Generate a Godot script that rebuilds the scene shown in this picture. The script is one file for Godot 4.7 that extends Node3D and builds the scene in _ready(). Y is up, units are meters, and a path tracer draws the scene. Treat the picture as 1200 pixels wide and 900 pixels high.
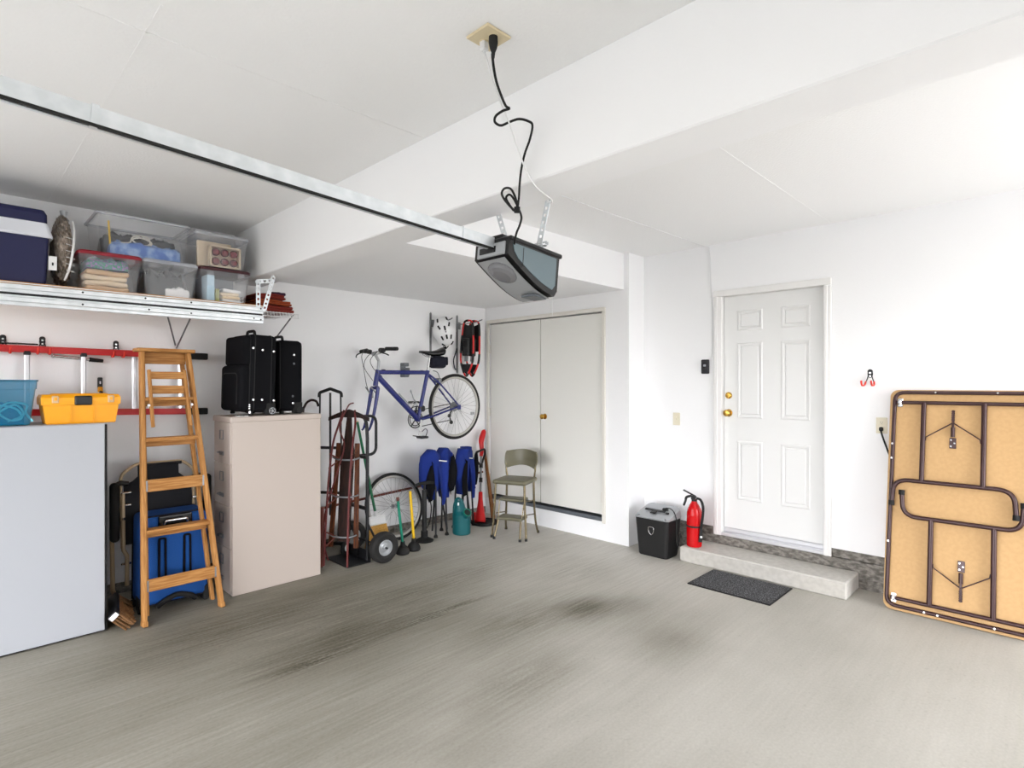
extends Node3D
# A tidy home garage seen from its open door: world axes have x to the right along the door wall, y up, -z towards the door wall.

var M := {}                     # materials by name
var off := Vector3.ZERO         # base of the thing being built: shapes are written in room coordinates and moved to its base
var used := {}
var rng := RandomNumberGenerator.new()


func _ready() -> void:
	rng.seed = 7
	light_and_camera()
	materials()
	shell()
	doors()
	opener()
	door_wall_things()
	closet_corner()
	bicycle_wall()
	floor_row()
	cabinets()
	shelf_things()
	ladders()


func light_and_camera() -> void:
	var cam = Camera3D.new()
	cam.name = "camera"
	cam.position = Vector3(0, 1.53, 0)
	cam.rotation_degrees = Vector3(0, 44.65, 0)
	cam.fov = rad_to_deg(2.0 * atan(450.0 / 658.0))
	cam.near = 0.02
	cam.far = 60.0
	add_child(cam)
	cam.current = true
	var we = WorldEnvironment.new()
	we.name = "world_environment"
	var e = Environment.new()
	e.background_mode = Environment.BG_SKY
	var sky = Sky.new()
	var sm = ProceduralSkyMaterial.new()
	sm.sky_top_color = Color(0.96, 0.97, 1.0)
	sm.sky_horizon_color = Color(0.99, 0.99, 1.0)
	sm.ground_bottom_color = Color(0.55, 0.54, 0.52)
	sm.ground_horizon_color = Color(0.8, 0.8, 0.78)
	sm.sky_energy_multiplier = 1.0
	sky.sky_material = sm
	e.sky = sky
	e.background_energy_multiplier = 5.0
	e.tonemap_mode = Environment.TONE_MAPPER_LINEAR
	e.tonemap_exposure = 1.93
	e.sdfgi_enabled = true
	e.ssao_enabled = true
	e.ssil_enabled = true
	we.environment = e
	add_child(we)


# ---------------------------------------------------------------- shapes
func v(x: float, y: float, z: float) -> Vector3:
	return Vector3(x, y, z)


func mb() -> SurfaceTool:
	var st = SurfaceTool.new()
	st.begin(Mesh.PRIMITIVE_TRIANGLES)
	return st


func vert(st: SurfaceTool, p: Vector3, n: Vector3, uv := Vector2.ZERO) -> void:
	st.set_normal(n)
	st.set_uv(uv)
	st.add_vertex(p - off)


# a, b, c counter-clockwise seen from outside; Godot wants clockwise
func tri(st: SurfaceTool, a: Vector3, b: Vector3, c: Vector3, na: Vector3, nb: Vector3, nc: Vector3, ua := Vector2.ZERO, ub := Vector2.ZERO, uc := Vector2.ZERO) -> void:
	vert(st, a, na, ua)
	vert(st, c, nc, uc)
	vert(st, b, nb, ub)


func quad(st: SurfaceTool, a: Vector3, b: Vector3, c: Vector3, d: Vector3, na: Vector3, nb: Vector3, nc: Vector3, nd: Vector3) -> void:
	tri(st, a, b, c, na, nb, nc)
	tri(st, a, c, d, na, nc, nd)


# a flat face of any number of corners, turned away from the point «inside»
func face(st: SurfaceTool, pts: Array, inside: Vector3) -> void:
	var n: Vector3 = Vector3.ZERO
	for i in pts.size():
		var p: Vector3 = pts[i]
		var q: Vector3 = pts[(i + 1) % pts.size()]
		n += (p - pts[0]).cross(q - pts[0])
	n = n.normalized()
	var mid = Vector3.ZERO
	for p in pts:
		mid += p
	mid /= pts.size()
	var back = n.dot(mid - inside) < 0.0
	if back:
		n = -n
	for i in range(1, pts.size() - 1):
		if back:
			tri(st, pts[0], pts[i + 1], pts[i], n, n, n)
		else:
			tri(st, pts[0], pts[i], pts[i + 1], n, n, n)


# box with chamfered edges
func box(st: SurfaceTool, c: Vector3, s: Vector3, b := 0.0, t := Transform3D.IDENTITY) -> void:
	var h = s * 0.5
	b = minf(b, minf(h.x, minf(h.y, h.z)) * 0.9)
	var o = t * c
	if b <= 0.0:
		for ax in 3:
			for sg in [-1.0, 1.0]:
				var q = []
				for k in [[-1, -1], [1, -1], [1, 1], [-1, 1]]:
					var p = Vector3.ZERO
					p[ax] = sg * h[ax]
					p[(ax + 1) % 3] = k[0] * h[(ax + 1) % 3]
					p[(ax + 2) % 3] = k[1] * h[(ax + 2) % 3]
					q.append(t * (c + p))
				face(st, q, o)
		return
	var corner = func(sx: float, sy: float, sz: float, ax: int) -> Vector3:
		var p = Vector3(sx * (h.x - b), sy * (h.y - b), sz * (h.z - b))
		p[ax] = (h[ax]) * [sx, sy, sz][ax]
		return t * (c + p)
	for ax in 3:
		var u = (ax + 1) % 3
		var w = (ax + 2) % 3
		for sg in [-1.0, 1.0]:
			var q = []
			for k in [[-1.0, -1.0], [1.0, -1.0], [1.0, 1.0], [-1.0, 1.0]]:
				var g = [0.0, 0.0, 0.0]
				g[ax] = sg
				g[u] = k[0]
				g[w] = k[1]
				q.append(corner.call(g[0], g[1], g[2], ax))
			face(st, q, o)
		for s1 in [-1.0, 1.0]:
			for s2 in [-1.0, 1.0]:
				var g = [0.0, 0.0, 0.0]
				g[u] = s1
				g[w] = s2
				g[ax] = -1.0
				var a0: Vector3 = corner.call(g[0], g[1], g[2], u)
				var a1: Vector3 = corner.call(g[0], g[1], g[2], w)
				g[ax] = 1.0
				var b0: Vector3 = corner.call(g[0], g[1], g[2], u)
				var b1: Vector3 = corner.call(g[0], g[1], g[2], w)
				face(st, [a0, a1, b1, b0], o)
	for sx in [-1.0, 1.0]:
		for sy in [-1.0, 1.0]:
			for sz in [-1.0, 1.0]:
				face(st, [corner.call(sx, sy, sz, 0), corner.call(sx, sy, sz, 1), corner.call(sx, sy, sz, 2)], o)


# box given by its two corners
func bx(st: SurfaceTool, a: Vector3, b: Vector3, bevel := 0.0) -> void:
	box(st, (a + b) * 0.5, (b - a).abs(), bevel)


# box along the line a-b, w wide across (towards «side»), d deep
func beam(st: SurfaceTool, a: Vector3, b: Vector3, w: float, d: float, side := Vector3.UP, bevel := 0.0) -> void:
	var y = (b - a).normalized()
	var x = (side - y * side.dot(y)).normalized()
	if x.length() < 0.5:
		x = y.cross(Vector3.RIGHT).normalized()
	var z = x.cross(y)
	box(st, Vector3.ZERO, Vector3(w, a.distance_to(b), d), bevel, Transform3D(Basis(x, y, z), (a + b) * 0.5))


# smooth box: every edge rounded with radius r
func soft(st: SurfaceTool, c: Vector3, s: Vector3, r: float, t := Transform3D.IDENTITY, k := 3, warp = null) -> void:
	var h = s * 0.5
	r = minf(r, minf(h.x, minf(h.y, h.z)) * 0.999)
	var lines = []
	for ax in 3:
		var l = []
		for i in range(k, -1, -1):
			l.append(-(h[ax] - r) - r * tan(PI / 4 * i / k))
		if warp != null:
			for i in range(1, 6):
				l.append(lerpf(-(h[ax] - r), h[ax] - r, i / 6.0))
		for i in range(0, k + 1):
			l.append(h[ax] - r + r * tan(PI / 4 * i / k))
		lines.append(l)
	for ax in 3:
		var u = (ax + 1) % 3
		var w = (ax + 2) % 3
		for sg in [-1.0, 1.0]:
			var pts = []
			var nrm = []
			for i in lines[u].size():
				for j in lines[w].size():
					var p = Vector3.ZERO
					p[ax] = sg * h[ax]
					p[u] = lines[u][i]
					p[w] = lines[w][j]
					var q = p.clamp(-(h - Vector3(r, r, r)), h - Vector3(r, r, r))
					var d = (p - q).normalized()
					var o = q + d * r
					if warp != null:
						o = warp.call(o)
					pts.append(t * (c + o))
					nrm.append((t.basis * d).normalized())
			var nw: int = lines[w].size()
			for i in lines[u].size() - 1:
				for j in nw - 1:
					var a = i * nw + j
					var f = [a, a + nw, a + nw + 1, a + 1]
					if sg < 0:
						f = [a, a + 1, a + nw + 1, a + nw]
					quad(st, pts[f[0]], pts[f[1]], pts[f[2]], pts[f[3]], nrm[f[0]], nrm[f[1]], nrm[f[2]], nrm[f[3]])


# round bar along points; r may be a number or an array of radii; flat squashes the section
func tube(st: SurfaceTool, pts: Array, r, n := 8, closed := false) -> void:
	var cnt = pts.size()
	var tang = []
	for i in cnt:
		var a: Vector3 = pts[(i - 1 + cnt) % cnt] if (closed or i > 0) else pts[i]
		var b: Vector3 = pts[(i + 1) % cnt] if (closed or i < cnt - 1) else pts[i]
		tang.append((b - a).normalized())
	var up: Vector3 = Vector3.UP if absf(tang[0].y) < 0.9 else Vector3.RIGHT
	var x: Vector3 = tang[0].cross(up).normalized()
	var rings = []
	var norms = []
	for i in cnt:
		x = (x - tang[i] * x.dot(tang[i])).normalized()
		var y: Vector3 = tang[i].cross(x)
		var ring = []
		var nr = []
		var rad: float = r[i] if r is Array else r
		for j in n:
			var a = TAU * j / n
			var d = x * cos(a) + y * sin(a)
			nr.append(d)
			ring.append(pts[i] + d * rad)
		rings.append(ring)
		norms.append(nr)
	for i in (cnt if closed else cnt - 1):
		var i2 = (i + 1) % cnt
		var shift = 0
		if closed and i2 == 0:
			var best = 1e9
			for s in n:
				var dd: float = rings[0][s].distance_to(rings[i][0])
				if dd < best:
					best = dd
					shift = s
		for j in n:
			var j2 = (j + 1) % n
			quad(st, rings[i][j], rings[i][j2], rings[i2][(j2 + shift) % n], rings[i2][(j + shift) % n], norms[i][j], norms[i][j2], norms[i2][(j2 + shift) % n], norms[i2][(j + shift) % n])
	if not closed:
		face(st, rings[0], pts[1])
		face(st, rings[cnt - 1], pts[cnt - 2])


func cyl(st: SurfaceTool, a: Vector3, b: Vector3, r: float, n := 12) -> void:
	tube(st, [a, b], r, n)


# profile [[radius, height], ...] turned round the y axis of t
func lathe(st: SurfaceTool, t: Transform3D, prof: Array, n := 20) -> void:
	for i in prof.size() - 1:
		var r0: float = prof[i][0]
		var h0: float = prof[i][1]
		var r1: float = prof[i + 1][0]
		var h1: float = prof[i + 1][1]
		var sl = Vector2(h1 - h0, -(r1 - r0)).normalized()
		for j in n:
			var a0 = TAU * j / n
			var a1 = TAU * (j + 1) / n
			var d0 = Vector3(cos(a0), 0, sin(a0))
			var d1 = Vector3(cos(a1), 0, sin(a1))
			var n0 = (t.basis * (d0 * sl.x + Vector3.UP * sl.y)).normalized()
			var n1 = (t.basis * (d1 * sl.x + Vector3.UP * sl.y)).normalized()
			var p00 = t * (d0 * r0 + Vector3.UP * h0)
			var p01 = t * (d1 * r0 + Vector3.UP * h0)
			var p10 = t * (d0 * r1 + Vector3.UP * h1)
			var p11 = t * (d1 * r1 + Vector3.UP * h1)
			if r1 > 1e-6:
				tri(st, p00, p10, p11, n0, n0, n1)
			if r0 > 1e-6:
				tri(st, p00, p11, p01, n0, n1, n1)


# transform whose y axis points along d
func along(o: Vector3, d: Vector3) -> Transform3D:
	var y = d.normalized()
	var x = y.cross(Vector3.FORWARD if absf(y.z) < 0.9 else Vector3.RIGHT).normalized()
	return Transform3D(Basis(x, y, x.cross(y)), o)


# flat outline (Vector2 list) in the xy plane of t, depth d along +z
func prism(st: SurfaceTool, t: Transform3D, poly: Array, d: float) -> void:
	var pv = PackedVector2Array(poly)
	if Geometry2D.is_polygon_clockwise(pv):
		pv.reverse()
	var ix = Geometry2D.triangulate_polygon(pv)
	var nz = t.basis.z.normalized()
	for i in range(0, ix.size(), 3):
		var a = pv[ix[i]]
		var b = pv[ix[i + 1]]
		var c = pv[ix[i + 2]]
		if (b - a).cross(c - a) < 0:
			var s = b
			b = c
			c = s
		tri(st, t * v(a.x, a.y, d), t * v(b.x, b.y, d), t * v(c.x, c.y, d), nz, nz, nz)
		tri(st, t * v(a.x, a.y, 0), t * v(c.x, c.y, 0), t * v(b.x, b.y, 0), -nz, -nz, -nz)
	for i in pv.size():
		var a = pv[i]
		var b = pv[(i + 1) % pv.size()]
		var n = (t.basis * v((b - a).y, -(b - a).x, 0)).normalized()
		quad(st, t * v(a.x, a.y, 0), t * v(b.x, b.y, 0), t * v(b.x, b.y, d), t * v(a.x, a.y, d), n, n, n, n)


func torus(st: SurfaceTool, t: Transform3D, rr: float, r: float, n := 48, m := 8, flat := 1.0) -> void:
	for i in n:
		for j in m:
			var q = []
			var nn = []
			for k in [[i, j], [i + 1, j], [i + 1, j + 1], [i, j + 1]]:
				var a: float = TAU * k[0] / n
				var b: float = TAU * k[1] / m
				var d = Vector3(cos(a), 0, sin(a))
				q.append(t * (d * (rr + r * cos(b)) + Vector3.UP * r * flat * sin(b)))
				nn.append((t.basis * (d * cos(b) + Vector3.UP * sin(b))).normalized())
			quad(st, q[0], q[3], q[2], q[1], nn[0], nn[3], nn[2], nn[1])


# a sheet of n x m cells through f(u, v), with a back side th behind it
func sheet(st: SurfaceTool, f: Callable, n: int, m: int, th := 0.0) -> void:
	var p = []
	var nn = []
	var e = 0.01
	for i in n + 1:
		for j in m + 1:
			var u = float(i) / n
			var w = float(j) / m
			p.append(f.call(u, w))
			var du: Vector3 = f.call(minf(u + e, 1), w) - f.call(maxf(u - e, 0), w)
			var dw: Vector3 = f.call(u, minf(w + e, 1)) - f.call(u, maxf(w - e, 0))
			nn.append(du.cross(dw).normalized())
	for i in n:
		for j in m:
			var a = i * (m + 1) + j
			var b = a + m + 1
			quad(st, p[a], p[b], p[b + 1], p[a + 1], nn[a], nn[b], nn[b + 1], nn[a + 1])
			if th > 0.0:
				quad(st, p[a] - nn[a] * th, p[a + 1] - nn[a + 1] * th, p[b + 1] - nn[b + 1] * th, p[b] - nn[b] * th, -nn[a], -nn[a + 1], -nn[b + 1], -nn[b])
	if th > 0.0:
		var rim = []
		for i in n:
			rim.append([i * (m + 1), (i + 1) * (m + 1)])
			rim.append([(i + 1) * (m + 1) + m, i * (m + 1) + m])
		for j in m:
			rim.append([j + 1, j])
			rim.append([n * (m + 1) + j, n * (m + 1) + j + 1])
		for r in rim:
			var a: int = r[0]
			var b: int = r[1]
			var nm: Vector3 = (p[b] - p[a]).cross(nn[a]).normalized()
			quad(st, p[a], p[a] - nn[a] * th, p[b] - nn[b] * th, p[b], nm, nm, nm, nm)


# smooth curve through points
func curve(pts: Array, k := 6, closed := false) -> Array:
	var out = []
	var n = pts.size()
	for i in (n if closed else n - 1):
		var p0: Vector3 = pts[(i - 1 + n) % n] if (closed or i > 0) else pts[0]
		var p1: Vector3 = pts[i]
		var p2: Vector3 = pts[(i + 1) % n]
		var p3: Vector3 = pts[(i + 2) % n] if (closed or i < n - 2) else pts[n - 1]
		for j in k:
			var t = float(j) / k
			out.append(0.5 * ((2.0 * p1) + (p2 - p0) * t + (2.0 * p0 - 5.0 * p1 + 4.0 * p2 - p3) * t * t + (3.0 * p1 - p0 - 3.0 * p2 + p3) * t * t * t))
	if not closed:
		out.append(pts[n - 1])
	return out


# a polyline with its inner corners rounded to radius r
func bent(pts: Array, r: float, k := 5) -> Array:
	var out = [pts[0]]
	for i in range(1, pts.size() - 1):
		var p: Vector3 = pts[i]
		var a: Vector3 = (pts[i - 1] - p)
		var b: Vector3 = (pts[i + 1] - p)
		var cut = minf(r / maxf(tan(a.angle_to(b) / 2.0), 0.05), minf(a.length(), b.length()) * 0.49)
		var s = p + a.normalized() * cut
		var e = p + b.normalized() * cut
		for j in k + 1:
			var t = float(j) / k
			out.append(s.lerp(p, t).lerp(p.lerp(e, t), t))
	out.append(pts[pts.size() - 1])
	return out


# ---------------------------------------------------------------- things
func numbered(called: String) -> String:
	if not used.has(called):
		used[called] = 0
		return called
	used[called] += 1
	return "%s_%03d" % [called, used[called]]


func tag(o: Node, label: String, category: String, group := "") -> void:
	o.set_meta("label", label)
	o.set_meta("category", category)
	if group:
		o.set_meta("group", group)


func thing(called: String, label: String, category: String, at: Vector3, group := "") -> Node3D:
	var o = Node3D.new()
	o.name = numbered(called)
	add_child(o)
	o.position = at
	off = at
	tag(o, label, category, group)
	return o


func done(called: String, st: SurfaceTool, mat: String, parent: Node3D, label := "") -> MeshInstance3D:
	var o = MeshInstance3D.new()
	o.mesh = st.commit()
	o.material_override = M[mat]
	o.name = called
	parent.add_child(o, true)
	if label:
		o.set_meta("label", label)
	return o


# one-mesh thing
func single(called: String, label: String, category: String, at: Vector3, build: Callable, mat: String, group := "") -> MeshInstance3D:
	off = at
	var st = mb()
	build.call(st)
	var o = done(numbered(called), st, mat, self)
	o.position = at
	tag(o, label, category, group)
	return o


func structure(called: String, st: SurfaceTool, mat: String) -> MeshInstance3D:
	var o = done(called, st, mat, self)
	o.set_meta("kind", "structure")
	return o


# ---------------------------------------------------------------- materials
func noise_tex(freq: float, size := 256, octaves := 4, seed_ := 1, kind := FastNoiseLite.TYPE_SIMPLEX_SMOOTH) -> NoiseTexture2D:
	var n = FastNoiseLite.new()
	n.noise_type = kind
	n.frequency = freq
	n.fractal_octaves = octaves
	n.seed = seed_
	var t = NoiseTexture2D.new()
	t.width = size
	t.height = size
	t.seamless = true
	t.noise = n
	return t


func ramp_tex(freq: float, lo: Color, hi: Color, size := 256, octaves := 4, seed_ := 1, kind := FastNoiseLite.TYPE_SIMPLEX_SMOOTH) -> NoiseTexture2D:
	var t = noise_tex(freq, size, octaves, seed_, kind)
	var g = Gradient.new()
	g.set_color(0, lo)
	g.set_color(1, hi)
	g.set_offset(0, 0.25)
	g.set_offset(1, 0.75)
	t.color_ramp = g
	return t


func mat(called: String, c: Color, rough := 0.6, metal := 0.0) -> StandardMaterial3D:
	var m = StandardMaterial3D.new()
	m.resource_name = called
	m.albedo_color = c
	m.roughness = rough
	m.metallic = metal
	M[called] = m
	return m


func bump(m: StandardMaterial3D, t: Texture2D, cm: float, sc: Vector3, world := false) -> void:
	m.heightmap_enabled = true
	m.heightmap_texture = t
	m.heightmap_scale = cm
	m.uv1_triplanar = true
	m.uv1_world_triplanar = world
	m.uv1_scale = sc


func clear(called: String, c: Color, rough := 0.15) -> void:
	var m = mat(called, c, rough)
	m.transparency = BaseMaterial3D.TRANSPARENCY_ALPHA


func materials() -> void:
	var orange = noise_tex(0.11, 256, 3, 3)
	var cloth = noise_tex(0.12, 256, 2, 5)
	var m = mat("wall_paint", Color(0.97, 0.97, 0.972), 0.75)
	bump(m, orange, 0.03, Vector3(2.5, 2.5, 2.5), true)
	m = mat("ceiling_paint", Color(0.965, 0.965, 0.962), 0.85)
	bump(m, orange, 0.09, Vector3(2.2, 2.2, 2.2), true)
	mat("trim_paint", Color(0.925, 0.92, 0.91), 0.4)
	mat("closet_paint", Color(0.915, 0.91, 0.885), 0.5)
	mat("closet_trim", Color(0.90, 0.885, 0.85), 0.5)
	mat("door_paint", Color(0.905, 0.905, 0.898), 0.4)
	mat("dark_gap", Color(0.05, 0.05, 0.05), 0.9)
	mat("outside_paving", Color(0.42, 0.42, 0.41), 0.9)
	mat("bounce_concrete", Color(0.86, 0.85, 0.83), 0.9)  # kept pale so the added side ground bounces light up to the ceiling
	m = mat("stem_concrete", Color.WHITE, 0.95)
	m.albedo_texture = ramp_tex(0.02, Color(0.40, 0.385, 0.36), Color(0.58, 0.56, 0.53), 512, 6, 11)
	bump(m, noise_tex(0.05, 256, 5, 12), 0.5, Vector3(1.6, 2.6, 1.6), true)
	m = mat("step_concrete", Color.WHITE, 0.9)
	m.albedo_texture = ramp_tex(0.02, Color(0.735, 0.72, 0.69), Color(0.775, 0.76, 0.73), 512, 6, 14)
	bump(m, noise_tex(0.08, 256, 5, 15), 0.08, Vector3(1.5, 1.5, 1.5), true)
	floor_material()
	# plain finishes
	mat("black_plastic", Color(0.055, 0.055, 0.06), 0.45)
	mat("black_rubber", Color(0.055, 0.055, 0.055), 0.75)
	mat("black_gloss", Color(0.05, 0.05, 0.055), 0.2)
	mat("dark_metal", Color(0.12, 0.12, 0.13), 0.45, 0.3)
	mat("chrome", Color(0.82, 0.82, 0.82), 0.18, 1.0)
	mat("brass", Color(0.78, 0.62, 0.30), 0.25, 1.0)
	m = mat("galvanised", Color.WHITE, 0.38, 0.6)
	m.albedo_texture = ramp_tex(0.03, Color(0.86, 0.88, 0.89), Color(0.91, 0.925, 0.935), 256, 3, 21, FastNoiseLite.TYPE_CELLULAR)
	m.uv1_triplanar = true
	m.uv1_scale = Vector3(2, 2, 2)
	mat("steel_grey", Color(0.55, 0.56, 0.57), 0.4, 0.8)
	mat("aluminium", Color(0.85, 0.85, 0.86), 0.35, 0.7)
	mat("white_plastic", Color(0.92, 0.92, 0.92), 0.4)
	mat("cream_plastic", Color(0.86, 0.80, 0.66), 0.45)
	mat("ivory_plastic", Color(0.88, 0.85, 0.76), 0.45)
	mat("grey_plastic", Color(0.36, 0.38, 0.40), 0.4)
	mat("silver_plastic", Color(0.66, 0.67, 0.68), 0.35, 0.3)
	mat("lens_grey", Color(0.45, 0.45, 0.46), 0.2)
	mat("lens_side", Color(0.40, 0.46, 0.48), 0.25)
	mat("red_paint", Color(0.82, 0.06, 0.07), 0.3)
	mat("red_plastic", Color(0.85, 0.13, 0.12), 0.4)
	mat("red_tip", Color(0.90, 0.22, 0.16), 0.5)
	mat("ladder_red", Color(0.82, 0.17, 0.17), 0.5)
	mat("brown_metal", Color(0.24, 0.14, 0.14), 0.3, 0.2)
	m = mat("hardboard", Color.WHITE, 0.7)
	m.albedo_texture = ramp_tex(0.05, Color(0.79, 0.635, 0.435), Color(0.81, 0.655, 0.455), 512, 5, 31)
	bump(m, noise_tex(0.2, 256, 3, 33), 0.03, Vector3(1.2, 1.2, 1.2))
	mat("table_edge", Color(0.78, 0.56, 0.33), 0.6)
	m = mat("mat_pile", Color.WHITE, 1.0)
	m.albedo_texture = ramp_tex(0.10, Color(0.10, 0.10, 0.105), Color(0.52, 0.52, 0.53), 256, 3, 41)
	bump(m, noise_tex(0.10, 256, 3, 41), 0.6, Vector3(3, 3, 3))
	mat("bike_blue", Color(0.02, 0.09, 0.42), 0.22, 0.0)
	M["bike_blue"].clearcoat_enabled = true
	M["bike_blue"].clearcoat = 0.6
	mat("tyre", Color(0.10, 0.095, 0.09), 0.8)
	mat("rim_silver", Color(0.75, 0.74, 0.72), 0.35, 0.7)
	mat("spoke", Color(0.62, 0.62, 0.62), 0.35, 0.8)
	m = mat("navy_cloth", Color(0.045, 0.06, 0.13), 0.9)
	bump(m, cloth, 0.2, Vector3(5, 5, 5))
	m = mat("blue_cloth", Color(0.055, 0.17, 0.50), 0.9)
	bump(m, cloth, 0.3, Vector3(5, 5, 5))
	m = mat("black_cloth", Color(0.10, 0.10, 0.11), 0.95)
	m.metallic_specular = 0.15
	bump(m, cloth, 0.25, Vector3(6, 6, 6))
	m = mat("suitcase_blue", Color(0.015, 0.29, 0.58), 0.8)
	bump(m, cloth, 0.2, Vector3(6, 6, 6))
	m = mat("mesh_cloth", Color(0.10, 0.105, 0.125), 0.9)
	bump(m, cloth, 0.2, Vector3(6, 6, 6))
	mat("beige_tube", Color(0.72, 0.63, 0.50), 0.35, 0.1)
	mat("olive_vinyl", Color(0.40, 0.385, 0.30), 0.4)
	mat("stool_metal", Color(0.50, 0.45, 0.35), 0.25, 0.8)
	mat("teal_plastic", Color(0.02, 0.36, 0.38), 0.4)
	mat("yellow_plastic", Color(0.96, 0.65, 0.03), 0.4)
	mat("yellow_paint", Color(0.93, 0.75, 0.05), 0.35)
	mat("green_paint", Color(0.03, 0.42, 0.26), 0.35)
	mat("teal_paint", Color(0.05, 0.50, 0.40), 0.35)
	m = mat("straw", Color.WHITE, 0.9)
	m.albedo_texture = ramp_tex(0.1, Color(0.62, 0.44, 0.18), Color(0.88, 0.70, 0.38), 128, 3, 51)
	m.uv1_triplanar = true
	m.uv1_scale = Vector3(30, 3, 30)
	m = mat("brown_bristle", Color.WHITE, 0.9)
	m.albedo_texture = ramp_tex(0.1, Color(0.28, 0.18, 0.10), Color(0.58, 0.42, 0.25), 128, 3, 52)
	m.uv1_triplanar = true
	m.uv1_scale = Vector3(30, 30, 3)
	grain("ladder_wood", Color(0.62, 0.42, 0.22), Color(0.73, 0.53, 0.31), 61, Vector3(14, 1.2, 14))
	grain("tread_wood", Color(0.62, 0.42, 0.22), Color(0.74, 0.54, 0.32), 62, Vector3(14, 14, 1.2))
	grain("old_wood", Color(0.22, 0.11, 0.055), Color(0.40, 0.22, 0.115), 63, Vector3(16, 1.5, 16))
	grain("dark_wood", Color(0.09, 0.04, 0.02), Color(0.18, 0.085, 0.05), 64, Vector3(16, 1.5, 16))
	grain("bat_wood", Color(0.40, 0.25, 0.13), Color(0.58, 0.39, 0.22), 65, Vector3(16, 1.5, 16))
	mat("rust_pole", Color(0.42, 0.20, 0.16), 0.6)
	mat("sled_red", Color(0.36, 0.09, 0.085), 0.5)
	m = mat("cabinet_white", Color(0.68, 0.69, 0.71), 0.5)
	mat("cabinet_edge", Color(0.03, 0.03, 0.03), 0.6)
	mat("file_beige", Color(0.755, 0.705, 0.665), 0.5)
	mat("file_dark", Color(0.56, 0.51, 0.46), 0.5)
	mat("cooler_blue", Color(0.045, 0.06, 0.26), 0.5)
	mat("cooler_white", Color(0.86, 0.87, 0.90), 0.45)
	clear("bin_clear", Color(0.88, 0.89, 0.92, 0.09), 0.2)
	clear("bin_lid_clear", Color(0.86, 0.87, 0.90, 0.42), 0.2)
	clear("bin_teal", Color(0.0, 0.44, 0.58, 0.64), 0.2)
	mat("lid_red", Color(0.56, 0.05, 0.14), 0.4)
	mat("lid_maroon", Color(0.24, 0.04, 0.08), 0.4)
	mat("charcoal_cloth", Color(0.15, 0.165, 0.18), 0.95)
	m = mat("blue_shirt", Color.WHITE, 0.9)
	m.albedo_texture = ramp_tex(0.012, Color(0.28, 0.45, 0.76), Color(0.66, 0.77, 0.92), 256, 3, 71)
	m.uv1_triplanar = true
	m.uv1_scale = Vector3(3, 3, 3)
	m = mat("print_cloth", Color.WHITE, 0.9)
	var t = ramp_tex(0.05, Color(0.12, 0.60, 0.40), Color(0.75, 0.45, 0.80), 256, 3, 72, FastNoiseLite.TYPE_CELLULAR)
	m.albedo_texture = t
	m.uv1_triplanar = true
	m.uv1_scale = Vector3(6, 6, 6)
	mat("cream_paper", Color(0.90, 0.82, 0.70), 0.8)
	mat("tan_paper", Color(0.84, 0.70, 0.54), 0.8)
	mat("white_paper", Color(0.92, 0.92, 0.92), 0.8)
	mat("pale_blue", Color(0.72, 0.82, 0.88), 0.7)
	mat("grey_paper", Color(0.55, 0.57, 0.60), 0.8)
	mat("ornament_red", Color(0.50, 0.05, 0.10), 0.15, 0.6)
	mat("green_paper", Color(0.60, 0.62, 0.38), 0.8)
	mat("rope_white", Color(0.88, 0.86, 0.82), 0.8)
	m = mat("brown_bag", Color.WHITE, 0.35)
	m.albedo_texture = ramp_tex(0.04, Color(0.46, 0.40, 0.35), Color(0.74, 0.69, 0.64), 256, 5, 73)
	bump(m, noise_tex(0.04, 256, 5, 74), 1.0, Vector3(3, 3, 3))
	m = mat("rust_mat", Color(0.48, 0.13, 0.08), 0.9)
	bump(m, cloth, 0.4, Vector3(5, 5, 5))
	m = mat("orange_mat", Color(0.60, 0.25, 0.10), 0.9)
	bump(m, cloth, 0.4, Vector3(5, 5, 5))
	mat("purple_cloth", Color(0.22, 0.10, 0.20), 0.9)
	mat("snow_deck", Color(0.05, 0.05, 0.055), 0.5)
	mat("ext_red", Color(0.78, 0.02, 0.05), 0.22)
	mat("cable_teal", Color(0.55, 0.93, 1.0), 0.5)


func grain(called: String, lo: Color, hi: Color, seed_: int, sc: Vector3) -> void:
	var m = mat(called, Color.WHITE, 0.55)
	m.albedo_texture = ramp_tex(0.015, lo, hi, 256, 4, seed_)
	m.metallic_specular = 0.3
	m.uv1_triplanar = true
	m.uv1_scale = sc


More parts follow.
